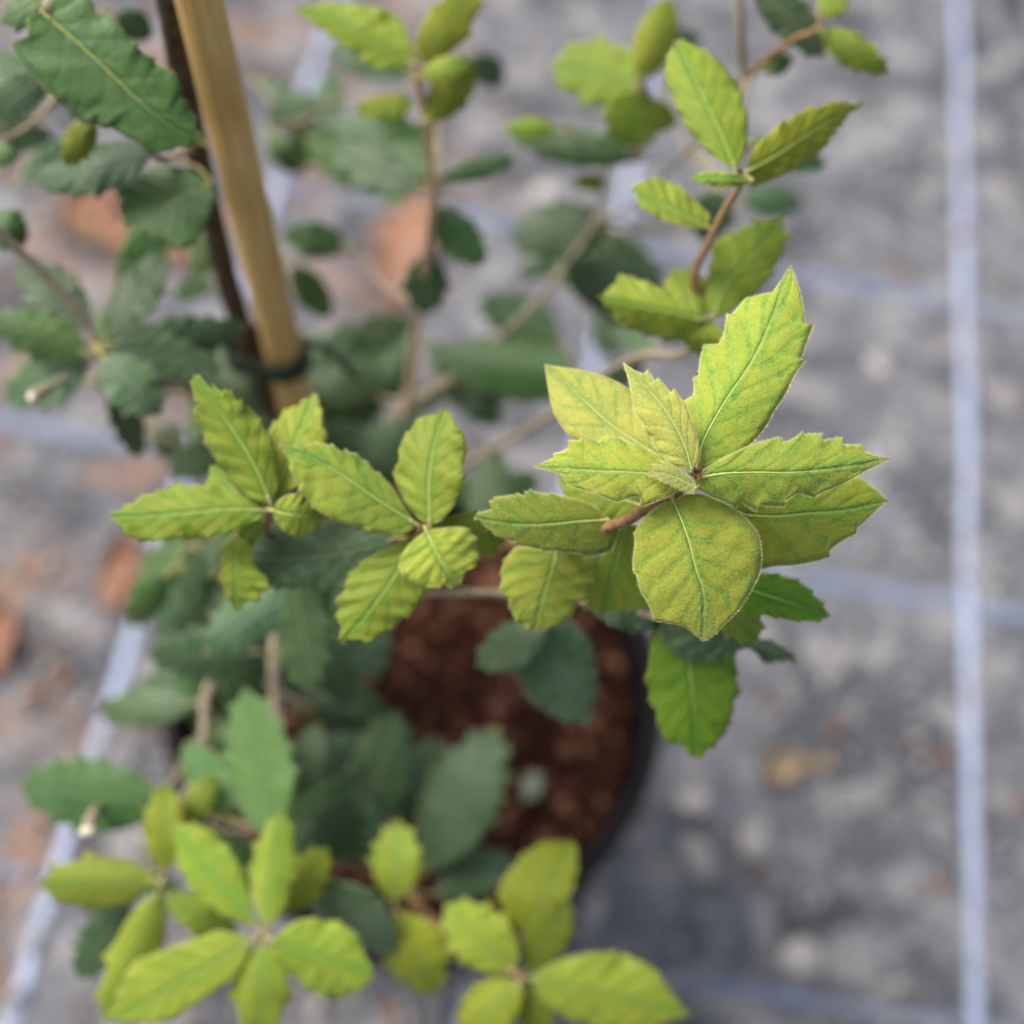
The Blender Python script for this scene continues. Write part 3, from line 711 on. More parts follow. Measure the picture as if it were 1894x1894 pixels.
leaf('yd', (1120, 962, 38.4), (875, 957, 38.6),
     [(1105, 938), (1075, 925), (1045, 919), (1006, 913), (969, 909), (974, 918), (947, 915), (904, 928), (913, 934), (909, 942)],
     [(1146, 972), (1143, 992), (1130, 1019), (1101, 1028), (1072, 1023), (995, 1015), (944, 1000), (903, 977)],
     [(1070, 965), (1000, 971), (940, 968)], arch=.3, tilt=.2, fold=.3, wave=.05, hairs=True, seed=5, label='olive leaf pointing left below the focused cluster')
leaf('yg', (1272, 884, 35.9), (987, 865, 35.9),
     [(1252, 858), (1230, 849), (1190, 828), (1153, 812), (1124, 806), (1114, 809), (1108, 817), (1076, 804), (1073, 814), (1050, 815), (1053, 826), (1045, 834), (1023, 839), (1024, 846), (1003, 857)],
     [(1264, 903), (1240, 916), (1219, 924), (1185, 937), (1188, 921), (1175, 917), (1158, 922), (1143, 929), (1088, 908), (1050, 897), (1037, 878), (1014, 869)],
     [(1180, 875), (1100, 871), (1040, 867)], arch=.25, tilt=-.15, fold=.25, wave=.10, hairs=True, seed=6, label='toothed leaf pointing left in the focused cluster')
leaf('yl', (1281, 872, 35.75), (1152, 669, 36.1),
     [(1258, 866), (1230, 850), (1227, 843), (1214, 830), (1206, 820), (1204, 808), (1190, 794), (1188, 780), (1171, 757), (1172, 745), (1167, 725), (1161, 696)],
     [(1292, 850), (1293, 823), (1278, 778), (1268, 744), (1262, 741), (1246, 719), (1241, 726), (1216, 698), (1212, 706), (1197, 684), (1192, 692), (1169, 683)],
     [(1265, 820), (1235, 765), (1195, 715)], arch=.3, tilt=.0, fold=.12, wave=.05, hairs=True, seed=7, label='narrow young yellow leaf standing upright in the focused cluster')
leaf('yg', (1292, 884, 35.7), (1649, 849, 35.8),
     [(1298, 873), (1322, 855), (1382, 823), (1444, 808), (1448, 818), (1461, 816), (1485, 798), (1488, 803), (1521, 801), (1521, 814), (1558, 808), (1558, 823), (1593, 822), (1599, 835), (1620, 844)],
     [(1286, 900), (1308, 915), (1340, 929), (1362, 938), (1369, 927), (1397, 945), (1403, 935), (1451, 937), (1453, 926), (1475, 911), (1506, 920), (1514, 913), (1562, 894), (1599, 871)],
     [(1340, 876), (1400, 874), (1470, 874), (1540, 867), (1600, 858)], arch=.2, tilt=.1, fold=.35, wave=.08, hairs=True, seed=8, label='long toothed leaf pointing right in the focused cluster')
leaf('yl', (1287, 903, 35.5), (1196, 878, 35.45),
     [(1286, 890), (1267, 873), (1241, 857), (1220, 852), (1224, 859), (1204, 859), (1208, 868)],
     [(1283, 913), (1266, 909), (1251, 902), (1214, 884)], [(1250, 884), (1220, 874)], arch=.15, tilt=-.02, fold=.05, wave=.02, hairs=True, seed=9, label='smallest young leaf at the heart of the focused cluster')
leaf('yd', (1185, 935, 38.6), (1034, 880, 40.2), w=120, teeth=0, seed=10)
leaf('yg', (1032, 1004, 40.4), (987, 1167, 40.6),
     [(990, 1003), (950, 1014), (927, 1050), (929, 1069), (927, 1100), (940, 1103), (947, 1135), (963, 1154)],
     [(1070, 1005), (1103, 1029), (1107, 1056), (1104, 1078), (1095, 1082), (1084, 1113), (1072, 1111), (1045, 1148), (1019, 1162)],
     [(1022, 1050), (1005, 1100)], arch=.3, tilt=.1, fold=.3, seed=11, label='rounded leaf hanging below the olive left-pointing one')
leaf('yb', (1160, 965, 40.6), (1114, 1137, 42), [(1125, 1000), (1100, 1055), (1084, 1118)], [(1200, 985), (1235, 1050), (1230, 1100), (1196, 1127), (1150, 1131)], arch=.2, seed=12)
leaf('gr', (1345, 1078, 39.5), (1538, 1138, 40.3),
     [(1370, 1055), (1411, 1058), (1453, 1066), (1485, 1080), (1506, 1101), (1527, 1125)],
     [(1350, 1110), (1379, 1141), (1415, 1138), (1443, 1144), (1493, 1149), (1525, 1146)], arch=.2, seed=13, label='bright leaf tip showing right of the broad hanging leaf')
leaf('yb', (1325, 1085, 40.5), (1402, 1189, 41.6), w=85, teeth=3, seed=14)
leaf('dg', (1232, 1125, 42.6), (1078, 1123, 43.5), [(1200, 1100), (1140, 1098), (1100, 1108)], [(1225, 1160), (1193, 1166), (1153, 1167), (1114, 1148)], seed=15)
leaf('fg', (1262, 1128, 42.2), (1391, 1192, 42.4), [(1300, 1110), (1350, 1120), (1380, 1150)],
     [(1225, 1150), (1216, 1168), (1228, 1190), (1246, 1207), (1274, 1221), (1308, 1221), (1335, 1224), (1340, 1213), (1361, 1206)], arch=.25, fold=.35, seed=16, label='blue-green older leaf peeping out under the broad hanging one')
leaf('dg', (1360, 1175, 43.5), (1478, 1224, 44), [(1395, 1180), (1440, 1190)], [(1375, 1195), (1393, 1203), (1427, 1231), (1432, 1222), (1455, 1222)], seed=17)
leaf('gr', (1272, 1155, 42.8), (1287, 1404, 43.4),
     [(1225, 1152), (1204, 1168), (1200, 1232), (1193, 1265), (1202, 1272), (1204, 1306), (1214, 1313), (1220, 1350), (1240, 1378), (1264, 1381)],
     [(1320, 1160), (1352, 1190), (1361, 1219), (1362, 1259), (1368, 1286), (1358, 1296), (1353, 1325), (1346, 1345), (1336, 1361), (1309, 1388)],
     [(1275, 1227), (1282, 1300), (1285, 1350)], arch=.3, tilt=.1, fold=.3, seed=18, label='bright green leaf hanging clear over the matting, lowest right of the plant')

# --- left pair of clusters
leaf('yb', (440, 985, 42.4), (436, 1132, 42.6), [(415, 1005), (408, 1034), (412, 1055), (405, 1062), (410, 1080), (429, 1121)], [(465, 1010), (470, 1045), (501, 1087), (484, 1092), (477, 1115), (455, 1112)], seed=31)
leaf('dg', (736, 995, 42.6), (428, 1022, 43.4), [(675, 982), (600, 964), (540, 958), (494, 976), (450, 1000)], [(700, 1040), (660, 1080), (618, 1094), (590, 1084), (563, 1074), (556, 1086), (501, 1088), (460, 1056)],
     [(640, 1020), (560, 1030), (490, 1030)], arch=.2, fold=.3, seed=32, label='dark green leaf lying between the two left yellow clusters')
leaf('yb', (484, 950, 41.8), (388, 862, 42.2), w=100, teeth=2, seed=33)
leaf('yb', (505, 928, 41), (580, 726, 42), [(492, 880), (490, 830), (497, 796), (535, 754), (560, 740)], [(548, 900), (590, 850), (602, 820), (604, 795), (596, 790), (590, 744)], arch=.2, seed=34)
leaf('yb', (490, 944, 41), (201, 957, 41),
     [(450, 915), (420, 902), (381, 900), (316, 897), (310, 905), (254, 921), (250, 930), (225, 942)],
     [(480, 962), (436, 981), (371, 995), (295, 998), (285, 1002), (247, 996), (225, 978)], [(420, 942), (330, 950)], arch=.25, tilt=-.1, seed=35, label='pointed yellow-green leaf reaching furthest left')
leaf('yb', (501, 931, 40.6), (356, 692, 40.2),
     [(467, 927), (436, 902), (398, 850), (374, 802), (357, 761), (360, 740)],
     [(518, 895), (511, 833), (494, 799), (486, 790), (477, 768), (450, 748), (447, 736), (440, 742), (416, 718), (411, 726)], [(470, 860), (420, 780)], arch=.25, seed=36, label='tall yellow-green leaf pointing to the upper left in front of the cane foot')
leaf('yb', (503, 944, 40.4), (602, 950, 40.8), w=85, bend=6, teeth=2, seed=37)
leaf('yb', (490, 962, 42), (421, 1020, 42.8), w=44, teeth=2, seed=38)
leaf('yb', (800, 985, 41), (938, 998, 41.8), w=90, teeth=2, seed=39)
leaf('yb', (774, 984, 40.6), (631, 1192, 41),
     [(745, 998), (720, 1012), (682, 1029), (641, 1070), (638, 1094), (617, 1115), (629, 1121), (624, 1149), (632, 1158)],
     [(800, 1020), (800, 1060), (792, 1087), (765, 1128), (720, 1166), (676, 1189), (668, 1183)], [(740, 1050), (690, 1120)], arch=.25, seed=40, label='toothed yellow-green leaf pointing to the lower left over the compost')
leaf('yg', (772, 970, 40.1), (511, 826, 39.6),
     [(755, 948), (737, 916), (713, 885), (692, 871), (672, 850), (651, 837), (632, 835), (604, 820), (573, 821), (560, 830), (535, 826)],
     [(761, 984), (737, 993), (689, 981), (680, 989), (660, 974), (650, 972), (600, 953), (570, 926), (549, 895), (535, 850)],
     [(700, 925), (620, 870), (560, 840)], arch=.3, tilt=-.2, fold=.3, seed=41, label='wide toothed yellow leaf between the two left clusters')
leaf('yb', (795, 972, 40.1), (822, 754, 40.3),
     [(772, 960), (748, 933), (732, 895), (730, 864), (738, 854), (741, 820), (761, 792), (778, 772)],
     [(820, 963), (840, 936), (854, 902), (856, 868), (863, 820), (848, 792)], [(793, 900), (800, 830)], arch=.25, seed=42, label='oval leaf pointing straight up from the middle left cluster')
leaf('yg', (788, 980, 39.8), (844, 1086, 39.8),
     [(754, 1008), (736, 1046), (754, 1070), (789, 1089), (820, 1082)],
     [(820, 976), (854, 973), (875, 988), (883, 1005), (882, 1046), (876, 1050), (861, 1060)], [(806, 1020), (825, 1055)], arch=.3, seed=43, label='short wide leaf at the front of the middle left cluster')

# --- upper right cluster
leaf('mg', (1384, 262, 49), (1530, 308, 50), w=60, seed=50)
leaf('yb', (1361, 314, 41.8), (1247, 74, 42.4),
     [(1347, 309), (1313, 285), (1278, 247), (1251, 192), (1246, 180), (1233, 150), (1232, 120), (1238, 95)],
     [(1372, 295), (1381, 275), (1384, 223), (1375, 192), (1368, 165), (1352, 140), (1347, 134), (1326, 110), (1289, 86)], [(1330, 240), (1285, 150)], arch=.3, seed=51, label='pale broad leaf pointing up at the upper right')
leaf('ol', (1381, 318, 41.6), (1597, 190, 42.6),
     [(1385, 290), (1396, 270), (1433, 237), (1481, 209), (1508, 196), (1512, 200), (1553, 187)],
     [(1391, 347), (1450, 323), (1512, 285), (1539, 254), (1545, 240), (1560, 226), (1580, 205)], [(1440, 285), (1520, 230)], arch=.3, tilt=.4, seed=52, label='folded leaf pointing to the upper right beside the white stripe')
leaf('yb', (1392, 335, 41.2), (1275, 328, 41.2), w=30, teeth=0, seed=53)
leaf('yb', (1312, 422, 43), (1166, 350, 43), [(1313, 395), (1278, 364), (1244, 340), (1218, 329), (1190, 335)], [(1290, 424), (1250, 415), (1204, 395), (1180, 375)], arch=.25, seed=54, label='small oval yellow-green leaf on the upper right twig')
leaf('yb', (1318, 590, 44.2), (1452, 396, 45),
     [(1306, 565), (1309, 515), (1323, 446), (1360, 430), (1392, 415), (1398, 401), (1412, 408)],
     [(1347, 580), (1378, 556), (1409, 532), (1436, 491), (1451, 450), (1464, 430), (1450, 432)], [(1340, 530), (1400, 460)], arch=.2, seed=55, label='square-ended leaf behind the tip of the largest focused leaf')
leaf('yb', (1300, 590, 44.2), (1246, 496, 45), w=88, teeth=2, seed=56)
leaf('yb', (1300, 592, 43.7), (1106, 549, 43.5), [(1290, 565), (1250, 545), (1183, 518), (1160, 510), (1142, 511), (1130, 530)], [(1280, 625), (1250, 633), (1183, 614), (1155, 600), (1135, 590), (1118, 565)], arch=.25, seed=57, label='leaf pointing left just above the focused cluster')
leaf('yb', (1312, 592, 44), (1288, 657, 45), w=96, teeth=3, peak=.45, seed=58)
leaf('fg', (1330, 350, 53), (1300, 450, 55), w=85, seed=59)
leaf('fg', (1370, 370, 60), (1490, 375, 61), w=60, seed=60)

# --- upper middle and top right
leaf('fg', (775, 130, 56), (600, 95, 57), w=70, seed=61)
leaf('yb', (768, 120, 48.2), (541, 8, 48.5), [(745, 128), (690, 127), (650, 90), (600, 60)], [(760, 70), (737, 28), (686, 12), (600, 4)], [(700, 80), (620, 40)], arch=.3, seed=62, label='yellow-green leaf pointing to the upper left near the top edge')
leaf('ol', (772, 118, 48), (885, -30, 48.6), w=86, teeth=2, seed=63)
leaf('yb', (776, 142, 48), (870, 112, 48), w=46, teeth=3, seed=64)
leaf('ol', (790, 226, 49), (878, 110, 49), w=76, teeth=3, seed=65)
leaf('ol', (768, 192, 49), (655, 204, 49.5), w=48, teeth=3, seed=66)
leaf('dg', (787, 345, 51.5), (608, 270, 53), w=84, bend=-8, teeth=3, seed=67)
leaf('fg', (785, 275, 58), (610, 225, 60), w=70, seed=68)
leaf('mg', (812, 332, 51.5), (960, 292, 52), w=42, teeth=2, seed=69)
leaf('mg', (800, 383, 53), (898, 492, 54), w=78, teeth=3, seed=70)
leaf('dg', (788, 470, 55), (788, 584, 55.5), w=88, teeth=2, seed=71)
leaf('fg', (880, 100, 60), (928, 160, 62), w=60, seed=72)
leaf('yb', (1180, 158, 52), (1018, 118, 53), w=124, teeth=2, seed=73, bend=6, label='pale out-of-focus leaf left of the upper right cluster')
leaf('yb', (1184, 165, 52), (1160, 275, 53), w=120, teeth=2, seed=74)
leaf('yb', (1182, 140, 52), (1100, 85, 54), w=60, teeth=2, seed=174)
leaf('ol', (1183, 150, 51.5), (1242, -8, 52), w=78, teeth=0, seed=75)
leaf('yb', (1030, 238, 55), (932, 238, 55.5), w=44, teeth=3, seed=76)
leaf('dg', (1195, 288, 56), (938, 246, 57), w=70, bend=-6, teeth=4, seed=77)
leaf('ol', (1120, 335, 57), (1058, 338, 57), w=36, teeth=0, seed=78)
leaf('yb', (1200, 190, 53), (1250, 235, 54), w=50, teeth=3, seed=79)
leaf('dg', (1130, 415, 58.5), (938, 440, 59), w=116, teeth=3, seed=80)
leaf('fg', (1115, 428, 61), (1192, 632, 62), w=140, teeth=3, seed=81, bend=-8)
leaf('fg', (1060, 480, 66), (955, 505, 67), w=46, seed=82)
leaf('mg', (1075, 690, 57), (812, 665, 58.5), [(1040, 650), (960, 625), (890, 622), (840, 640)], [(1045, 735), (960, 745), (880, 722), (835, 690)], seed=83, label='long dark green leaf behind the pale yellow one')
leaf('dg', (1190, 665, 53), (1110, 715, 55), w=56, seed=84)
leaf('fg', (1215, 645, 52), (1128, 610, 54), w=44, seed=85)
leaf('dg', (1392, -22, 48), (1525, 108, 48.5), w=84, bend=-10, teeth=3, seed=86)
leaf('fg', (1400, -25, 49), (1500, 60, 49), w=60, teeth=2, seed=186)
leaf('yb', (1514, 55, 46.4), (1646, 136, 46.8), w=64, teeth=3, seed=87, label='oval light green leaf nearest the top of the white stripe')
leaf('yb', (1515, 28, 46.4), (1565, -18, 46.8), w=56, teeth=3, seed=88)
leaf('mg', (1467, 108, 50), (1402, 128, 51), w=44, teeth=3, seed=89)
leaf('mg', (1240, 60, 62), (1300, 75, 63), w=30, teeth=0, seed=90)

# --- upper left
leaf('gl', (78, 22, 41.1), (388, 268, 42.3),
     [(103, -14), (165, -12), (178, 24), (213, 34), (233, 69), (261, 93), (292, 120), (327, 141), (333, 178), (350, 198), (365, 226), (368, 245)],
     [(50, 32), (51, 69), (20, 79), (34, 113), (69, 148), (113, 192), (144, 223), (206, 237), (254, 261), (285, 285), (329, 271)],
     [(165, 98), (260, 188), (320, 235)], arch=.25, tilt=.2, fold=.3, wave=.08, seed=101, label='large glossy green leaf at the top left, its tip over the cane')
leaf('gl', (150, -40, 43), (0, 45, 43), w=90, teeth=3, seed=102)
leaf('ol', (172, 215, 44.2), (122, 308, 44.6), w=62, teeth=3, seed=103, label='small leaf with yellow-orange edge under the large top left leaf')
leaf('dg', (283, 278, 45), (57, 336, 46), w=92, bend=-8, teeth=3, seed=104)
leaf('gl', (390, 338, 46), (226, 421, 46), [(353, 312), (305, 304), (250, 322), (209, 348), (219, 384)], [(398, 368), (378, 422), (350, 458), (320, 462), (302, 443), (260, 430)], [(335, 365), (281, 395)], arch=.2, seed=105, label='rounded dark leaf against the left side of the cane')
leaf('fg', (95, 130, 47), (-20, 215, 48), w=80, seed=106)
leaf('fg', (75, 165, 50), (-10, 100, 50), w=60, seed=107)
leaf('fg', (215, 25, 50), (282, 70, 51), w=60, seed=108)
leaf('mg', (-30, 280, 48), (36, 292, 48), w=44, seed=109)
leaf('mg', (-25, 400, 47), (50, 450, 47.5), w=80, seed=110)
leaf('dg', (168, 606, 49), (30, 482, 49.5), w=100, teeth=3, seed=111)
leaf('mg', (166, 655, 48.4), (-20, 585, 48), w=92, teeth=3, seed=112, label='frosted green leaf at the left edge above the bare matting')
leaf('fg', (165, 668, 49), (5, 740, 50), w=100, teeth=3, seed=113)
leaf('dg', (196, 625, 49.5), (312, 462, 51), w=84, teeth=3, seed=114)
leaf('dg', (196, 634, 48.9), (458, 604, 50), w=84, bend=8, teeth=4, seed=115)
leaf('fg', (192, 645, 48.4), (418, 688, 49.4), w=82, bend=-6, teeth=3, seed=116)
leaf('fg', (190, 660, 48), (300, 768, 48.4), w=100, teeth=3, seed=117, label='pale frosted leaf pointing down from the left cluster')
leaf('dg', (205, 700, 50), (262, 850, 52), w=62, teeth=3, seed=118)
leaf('fg', (280, 790, 64), (345, 845, 65), w=70, seed=119)
leaf('dg', (640, 450, 58), (518, 432, 58), w=66, teeth=3, seed=120)
leaf('fg', (600, 190, 62), (490, 225, 63), w=76, seed=121)
leaf('mg', (500, 245, 61), (545, 320, 62), w=50, seed=122)
leaf('mg', (540, 490, 58), (612, 590, 60), w=62, seed=123)
leaf('mg', (395, 520, 56), (320, 548, 58), w=40, seed=124)
leaf('fg', (480, 150, 66), (560, 200, 66), w=44, seed=125)
# --- dark foliage round the foot of the cane
for (k, b_, t_, w_) in (('dg', (640, 640, 63), (760, 600, 64), 80), ('dg', (600, 700, 62), (640, 610, 63), 80), ('dg', (560, 740, 61), (700, 700, 62), 100), ('mg', (640, 780, 63), (745, 690, 64), 90),
                        ('dg', (700, 820, 62), (590, 745, 62), 110), ('dg', (650, 900, 60), (745, 790, 60), 110), ('dg', (560, 860, 60), (640, 800, 60), 90), ('dg', (470, 760, 57.5), (400, 690, 57.5), 80),
                        ('dg', (440, 830, 55), (320, 870, 56), 90), ('mg', (480, 700, 60), (400, 620, 58), 70), ('dg', (690, 960, 58), (620, 870, 58), 110), ('dg', (900, 960, 56), (920, 860, 57), 90),
                        ('dg', (850, 700, 60), (800, 640, 61), 60), ('dg', (450, 650, 57.5), (540, 600, 61), 60), ('fg', (720, 850, 63), (760, 770, 64), 80), ('dg', (545, 720, 58.6), (470, 800, 57), 80),
                        ('dg', (760, 760, 63), (830, 720, 63), 50), ('fg', (700, 900, 62), (780, 860, 63), 70),
                        ('mg', (330, 1000, 55), (262, 1070, 56), 70), ('mg', (310, 1060, 54), (242, 1160, 55), 66), ('dg', (365, 1010, 53), (350, 1150, 54), 50), ('dg', (400, 1060, 54), (330, 1000, 56), 60),
                        ('fg', (520, 1110, 50), (398, 1196, 50.5), 115), ('dg', (545, 1085, 49.5), (567, 1268, 50.5), 120), ('dg', (480, 1205, 52), (268, 1212, 53), 92), ('fg', (640, 1100, 54), (690, 1240, 56), 110),
                        ('dg', (470, 1120, 54), (360, 1090, 54), 80), ('dg', (600, 1150, 56), (640, 1290, 58), 110), ('dg', (460, 1190, 55), (440, 1300, 56), 100), ('dg', (650, 1010, 56), (560, 1130, 56), 120),
                        ('dg', (365, 1300, 56), (178, 1320, 57.5), 80), ('mg', (405, 1500, 52), (345, 1375, 53), 86), ('mg', (500, 1552, 50.3), (453, 1270, 51.6), 128), ('dg', (530, 1480, 53), (590, 1340, 54), 90),
                        ('dg', (670, 1540, 56), (735, 1315, 58), 120), ('dg', (690, 1560, 55), (540, 1440, 56), 160), ('fg', (560, 1420, 55), (650, 1370, 56), 80), ('dg', (600, 1330, 57), (700, 1400, 60), 110),
                        ('dg', (560, 1600, 54), (640, 1500, 55), 110), ('fg', (787, 1612, 57), (922, 1342, 58), 145), ('dg', (740, 1500, 58), (800, 1380, 61), 100), ('dg', (700, 1330, 60), (620, 1290, 61), 90),
                        ('dg', (640, 1470, 57), (540, 1560, 57), 110), ('mg', (285, 1485, 51), (50, 1455, 52), 158), ('dg', (235, 1660, 51), (140, 1812, 52), 92), ('fg', (805, 1655, 57), (958, 1592, 59), 90),
                        ('fg', (580, 1638, 51), (735, 1762, 52), 115), ('dg', (560, 1620, 52), (680, 1700, 54), 90), ('mg', (280, 1610, 54), (330, 1690, 54), 60), ('mg', (370, 1480, 54), (330, 1570, 55), 80), ('dg', (420, 1560, 52), (480, 1640, 53), 90)):
    dx, dy = t_[0] - b_[0], t_[1] - b_[1]
    if math.hypot(dx, dy) < w_ * 1.75:
        f_ = w_ * 1.75 / math.hypot(dx, dy); b_ = (t_[0] - dx * (f_ + 1) / 2 , t_[1] - dy * (f_ + 1) / 2, b_[2]); t_ = (t_[0] + dx * (f_ - 1) / 2, t_[1] + dy * (f_ - 1) / 2, t_[2]); w_ *= .88
    leaf(k, b_, t_, w=w_, teeth=4, bend=RL.uniform(-8, 8))
RM = random.Random(77)
def mass(x0, y0, x1, y1, dlo, dhi, n_, kinds=('dg', 'dg', 'mg', 'fg')):
    for i in range(n_):
        x, y = RM.uniform(x0, x1), RM.uniform(y0, y1); d_ = RM.uniform(dlo, dhi); an = RM.uniform(0, 6.283); l_ = RM.uniform(125, 185); w2 = l_ * RM.uniform(.42, .56)
        leaf(RM.choice(kinds), (x - math.cos(an) * l_ / 2, y - math.sin(an) * l_ / 2, d_), (x + math.cos(an) * l_ / 2, y + math.sin(an) * l_ / 2, d_ + RM.uniform(-1, 2)), w=w2, teeth=RM.choice((3, 4, 5)), bend=RM.uniform(-10, 10))
mass(540, 610, 760, 900, 62, 69, 15)
mass(380, 560, 480, 760, 58, 63, 3)
mass(200, 600, 330, 760, 53, 57, 3)
mass(490, 160, 660, 340, 60, 66, 3, ('fg', 'mg'))
mass(400, 940, 700, 1180, 58, 68, 10)
mass(300, 1150, 620, 1420, 60, 68, 12)
mass(440, 1420, 690, 1600, 60, 68, 7)
mass(620, 230, 780, 330, 56, 62, 4, ('dg', 'mg', 'fg'))
mass(210, 440, 400, 560, 54, 58, 2, ('dg', 'mg'))
mass(320, 960, 440, 1160, 55, 62, 6)
mass(330, 1170, 440, 1330, 57, 62, 4)
mass(20, 130, 130, 300, 50, 54, 2, ('fg', 'mg'))
mass(800, 700, 960, 800, 60, 64, 2, ('dg', 'mg'))
mass(860, 880, 940, 980, 58, 62, 2)
mass(960, 440, 1180, 600, 60, 66, 4, ('fg', 'mg', 'dg'))
# --- older leaves over the compost and rim
leaf('dg', (1010, 1160, 47.8), (880, 1232, 48.6), w=86, teeth=3, seed=140)
leaf('fg', (1000, 1165, 48), (1095, 1338, 49.5), [(955, 1185), (948, 1230), (978, 1292), (1030, 1328), (1070, 1336)], [(1050, 1145), (1092, 1188), (1098, 1230), (1104, 1262), (1098, 1302)], [(1030, 1210), (1065, 1270)], seed=141, label='dark leaf with a frosted tip hanging over the compost')
# --- bottom left clusters
leaf('ol', (302, 1612, 50), (306, 1448, 51), w=78, teeth=3, seed=150)
leaf('ol', (335, 1532, 51.5), (397, 1432, 52), w=52, teeth=3, seed=151)
leaf('yb', (290, 1630, 49.4), (70, 1636, 49.6), w=104, teeth=2, seed=152, label='pale leaf pointing left at the bottom left')
leaf('yb', (292, 1650, 49.4), (186, 1886, 50), w=92, teeth=2, bend=-10, seed=153)
leaf('yb', (305, 1655, 49.6), (445, 1742, 50.5), w=70, teeth=2, seed=154)
leaf('ol', (515, 1690, 49.5), (607, 1568, 50.4), w=80, teeth=3, seed=155)
leaf('yb', (478, 1718, 48.4), (319, 1528, 48.6), [(430, 1700), (360, 1656), (325, 1590)], [(465, 1670), (455, 1630), (446, 1604), (412, 1558), (377, 1529), (345, 1524)], seed=156, label='yellow-green leaf pointing to the upper left in the bottom left cluster')
leaf('yb', (496, 1716, 48.2), (525, 1498, 48.8), w=84, bend=-6, teeth=3, seed=157)
leaf('yb', (500, 1738, 47.6), (691, 1802, 48), [(550, 1700), (600, 1702), (640, 1712), (672, 1748), (676, 1770)], [(515, 1790), (549, 1812), (590, 1842), (620, 1850), (650, 1835), (668, 1830)], seed=158, label='broad leaf pointing right in the bottom left cluster')
leaf('yb', (486, 1742, 47.8), (478, 1925, 48.6), w=108, teeth=2, seed=159)
leaf('yb', (470, 1738, 47.6), (199, 1892, 48), [(412, 1720), (309, 1757), (247, 1781), (225, 1820)], [(446, 1795), (377, 1846), (309, 1889), (260, 1892)], tilt=.0, fold=.1, arch=.2, seed=160, label='long leaf pointing to the lower left corner')
# --- bottom middle clusters
leaf('yb', (730, 1668, 52), (737, 1516, 52.6), w=94, teeth=3, seed=170, label='oval yellow-green leaf standing in front of the compost near the bottom')
leaf('ol', (738, 1688, 52), (805, 1842, 52.6), w=118, teeth=3, seed=171)
leaf('ol', (968, 1728, 51.6), (1058, 1552, 52.4), [(940, 1705), (920, 1658), (936, 1620), (977, 1573), (1020, 1555)], [(1020, 1710), (1056, 1656), (1070, 1600)], seed=172, label='upright yellow-green leaf over the lower pot rim')
leaf('ol', (975, 1795, 50.8), (1052, 1662, 51.4), w=82, teeth=3, seed=173)
leaf('yb', (955, 1795, 50.4), (822, 1672, 50.8), w=118, teeth=3, seed=175)
leaf('yb', (976, 1808, 50), (1277, 1872, 50.4), [(1030, 1775), (1090, 1762), (1149, 1762), (1200, 1786), (1242, 1834)], [(1000, 1850), (1040, 1880), (1100, 1900), (1180, 1905), (1240, 1890)], seed=176, label='broad pointed leaf at the bottom edge right of centre')
leaf('ol', (962, 1818, 50), (852, 1910, 50.5), w=104, teeth=3, seed=177)
leaf('ol', (970, 1822, 50.4), (1012, 1935, 51), w=66, teeth=3, seed=178)

# loose scrap of leaf on the compost
c = on_plane(985, 1452, SOIL_H + .006)
V, F = blob(c, .008, 4, .12, 2)
tag(link('leaf_scrap', V, F, plain('scrap', (.22, .30, .21), (.30, .36, .27), 80, .7), origin=c), 'pale grey-green leaf scrap lying on the brown compost', 'leaf scrap')

# buds at the shoot tips
def bud(x, y, d, size, seed, n_=11):
    r = random.Random(seed); c = P(x, y, d); V, F = blob(c, size * .5, seed, 1.0, 2)
    upv = (CAM - c).normalized(); side = upv.orthogonal().normalized(); s2 = upv.cross(side)
    for i in range(n_ * 3):
        th = r.uniform(0, 6.283); el = r.uniform(.25, 1.2)
        dr = (side * math.cos(th) + s2 * math.sin(th)) * math.cos(el) + upv * math.sin(el)
        ln_ = size * r.uniform(.6, 1.25); b0 = c + dr * size * .25; tn = dr.cross(upv).normalized() * size * r.uniform(.06, .16)
        k = len(V); V += [tuple(b0 - tn), tuple(b0 + tn), tuple(b0 + dr * ln_ + upv * ln_ * .1), tuple(b0 - dr * size * .2 + upv * size * .12)]
        F += [(k, k + 1, k + 2), (k, k + 2, k + 3), (k + 1, k + 3, k + 2)]
    return link('bud', V, F, BUD, origin=c, parent=plant, smooth=False)
bud(1288, 877, 35.7, .0026, 1)['label'] = 'brown scaly bud at the heart of the focused leaves'
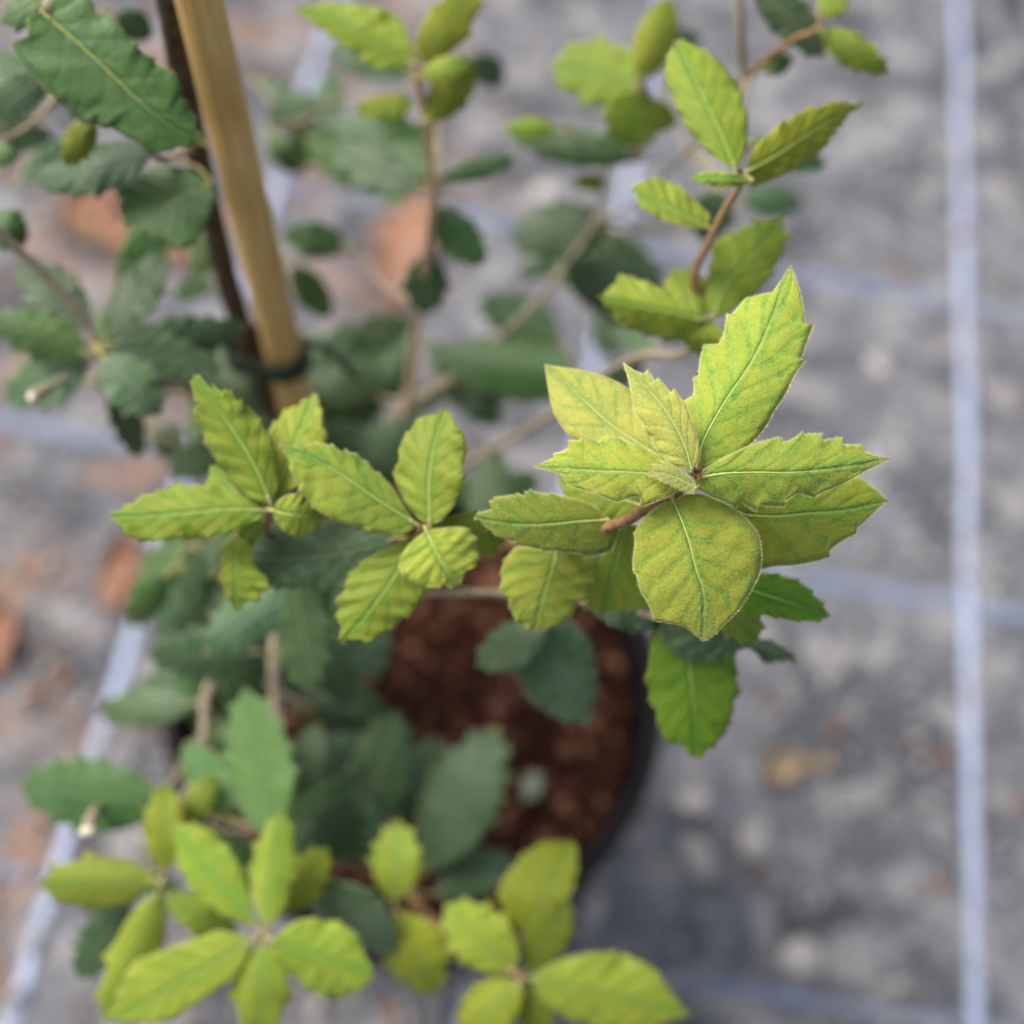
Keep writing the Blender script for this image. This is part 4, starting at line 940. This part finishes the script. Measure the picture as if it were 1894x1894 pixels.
for x, y, d in ((783, 971, 40), (499, 938, 40.7), (1369, 318, 41.3), (485, 1732, 47.8), (968, 1809, 49.8), (769, 125, 47.8), (1185, 150, 51.6), (300, 1640, 49.1), (1310, 590, 44)):
    bud(x, y, d, .0017, int(x), 7)

# tie round cane and trunk
TIE = plain('tie_plastic', (.015, .03, .018), (.03, .05, .03), 60, .5)
tc = P(505, 668, 55.1); 
# nearest point on the cane axis
s_c = (tc - c0).dot(cd); pcn = c0 + cd * s_c
tr_ = min((a for a, b in SAMP[:64]), key=lambda a: (a - pcn).length)
sep = tr_ - pcn; sep = sep - cd * sep.dot(cd); dist = sep.length; e1 = sep.normalized(); e2 = cd.cross(e1)
V, F = [], []; SEG = 48; T = []
for k in range(SEG):
    th = 2 * math.pi * k / SEG
    off = max(0, math.cos(th)) ** .5 * dist if math.cos(th) > 0 else 0
    p = pcn + e1 * (math.cos(th) * .0092 + (dist if math.cos(th) > .15 else 0)) + e2 * math.sin(th) * .0092
    T.append(p)
for k in range(SEG):
    p = T[k]; o_ = (p - (pcn + e1 * dist * .5)).normalized()
    for (a_, b_) in ((0, -.0045), (.0016, -.0045), (.0016, .0045), (0, .0045)):
        V.append(tuple(p + o_ * a_ + cd * b_))
for k in range(SEG):
    k2 = (k + 1) % SEG
    for j in range(4): F.append((k * 4 + j, k * 4 + (j + 1) % 4, k2 * 4 + (j + 1) % 4, k2 * 4 + j))
tp = [tuple(T[30] + e1 * 0), tuple(T[30] - e1 * .006 + cd * .004), tuple(T[30] - e1 * .014 - cd * .003), tuple(T[30] - e1 * .020 - cd * .012)]
v2, f2 = tube(catmull(tp, 5), [.0016] * 16, 6); o_ = len(V); V += v2; F += [tuple(x + o_ for x in f) for f in f2]
bv, bf = blob(T[30], .0032, 5, .8, 1); o_ = len(V); V += bv; F += [tuple(x + o_ for x in f) for f in bf]
tag(link('plant_tie', V, F, TIE, origin=pcn, smooth=False), 'dark green tie fastening the dark stem to the bamboo cane', 'tie')
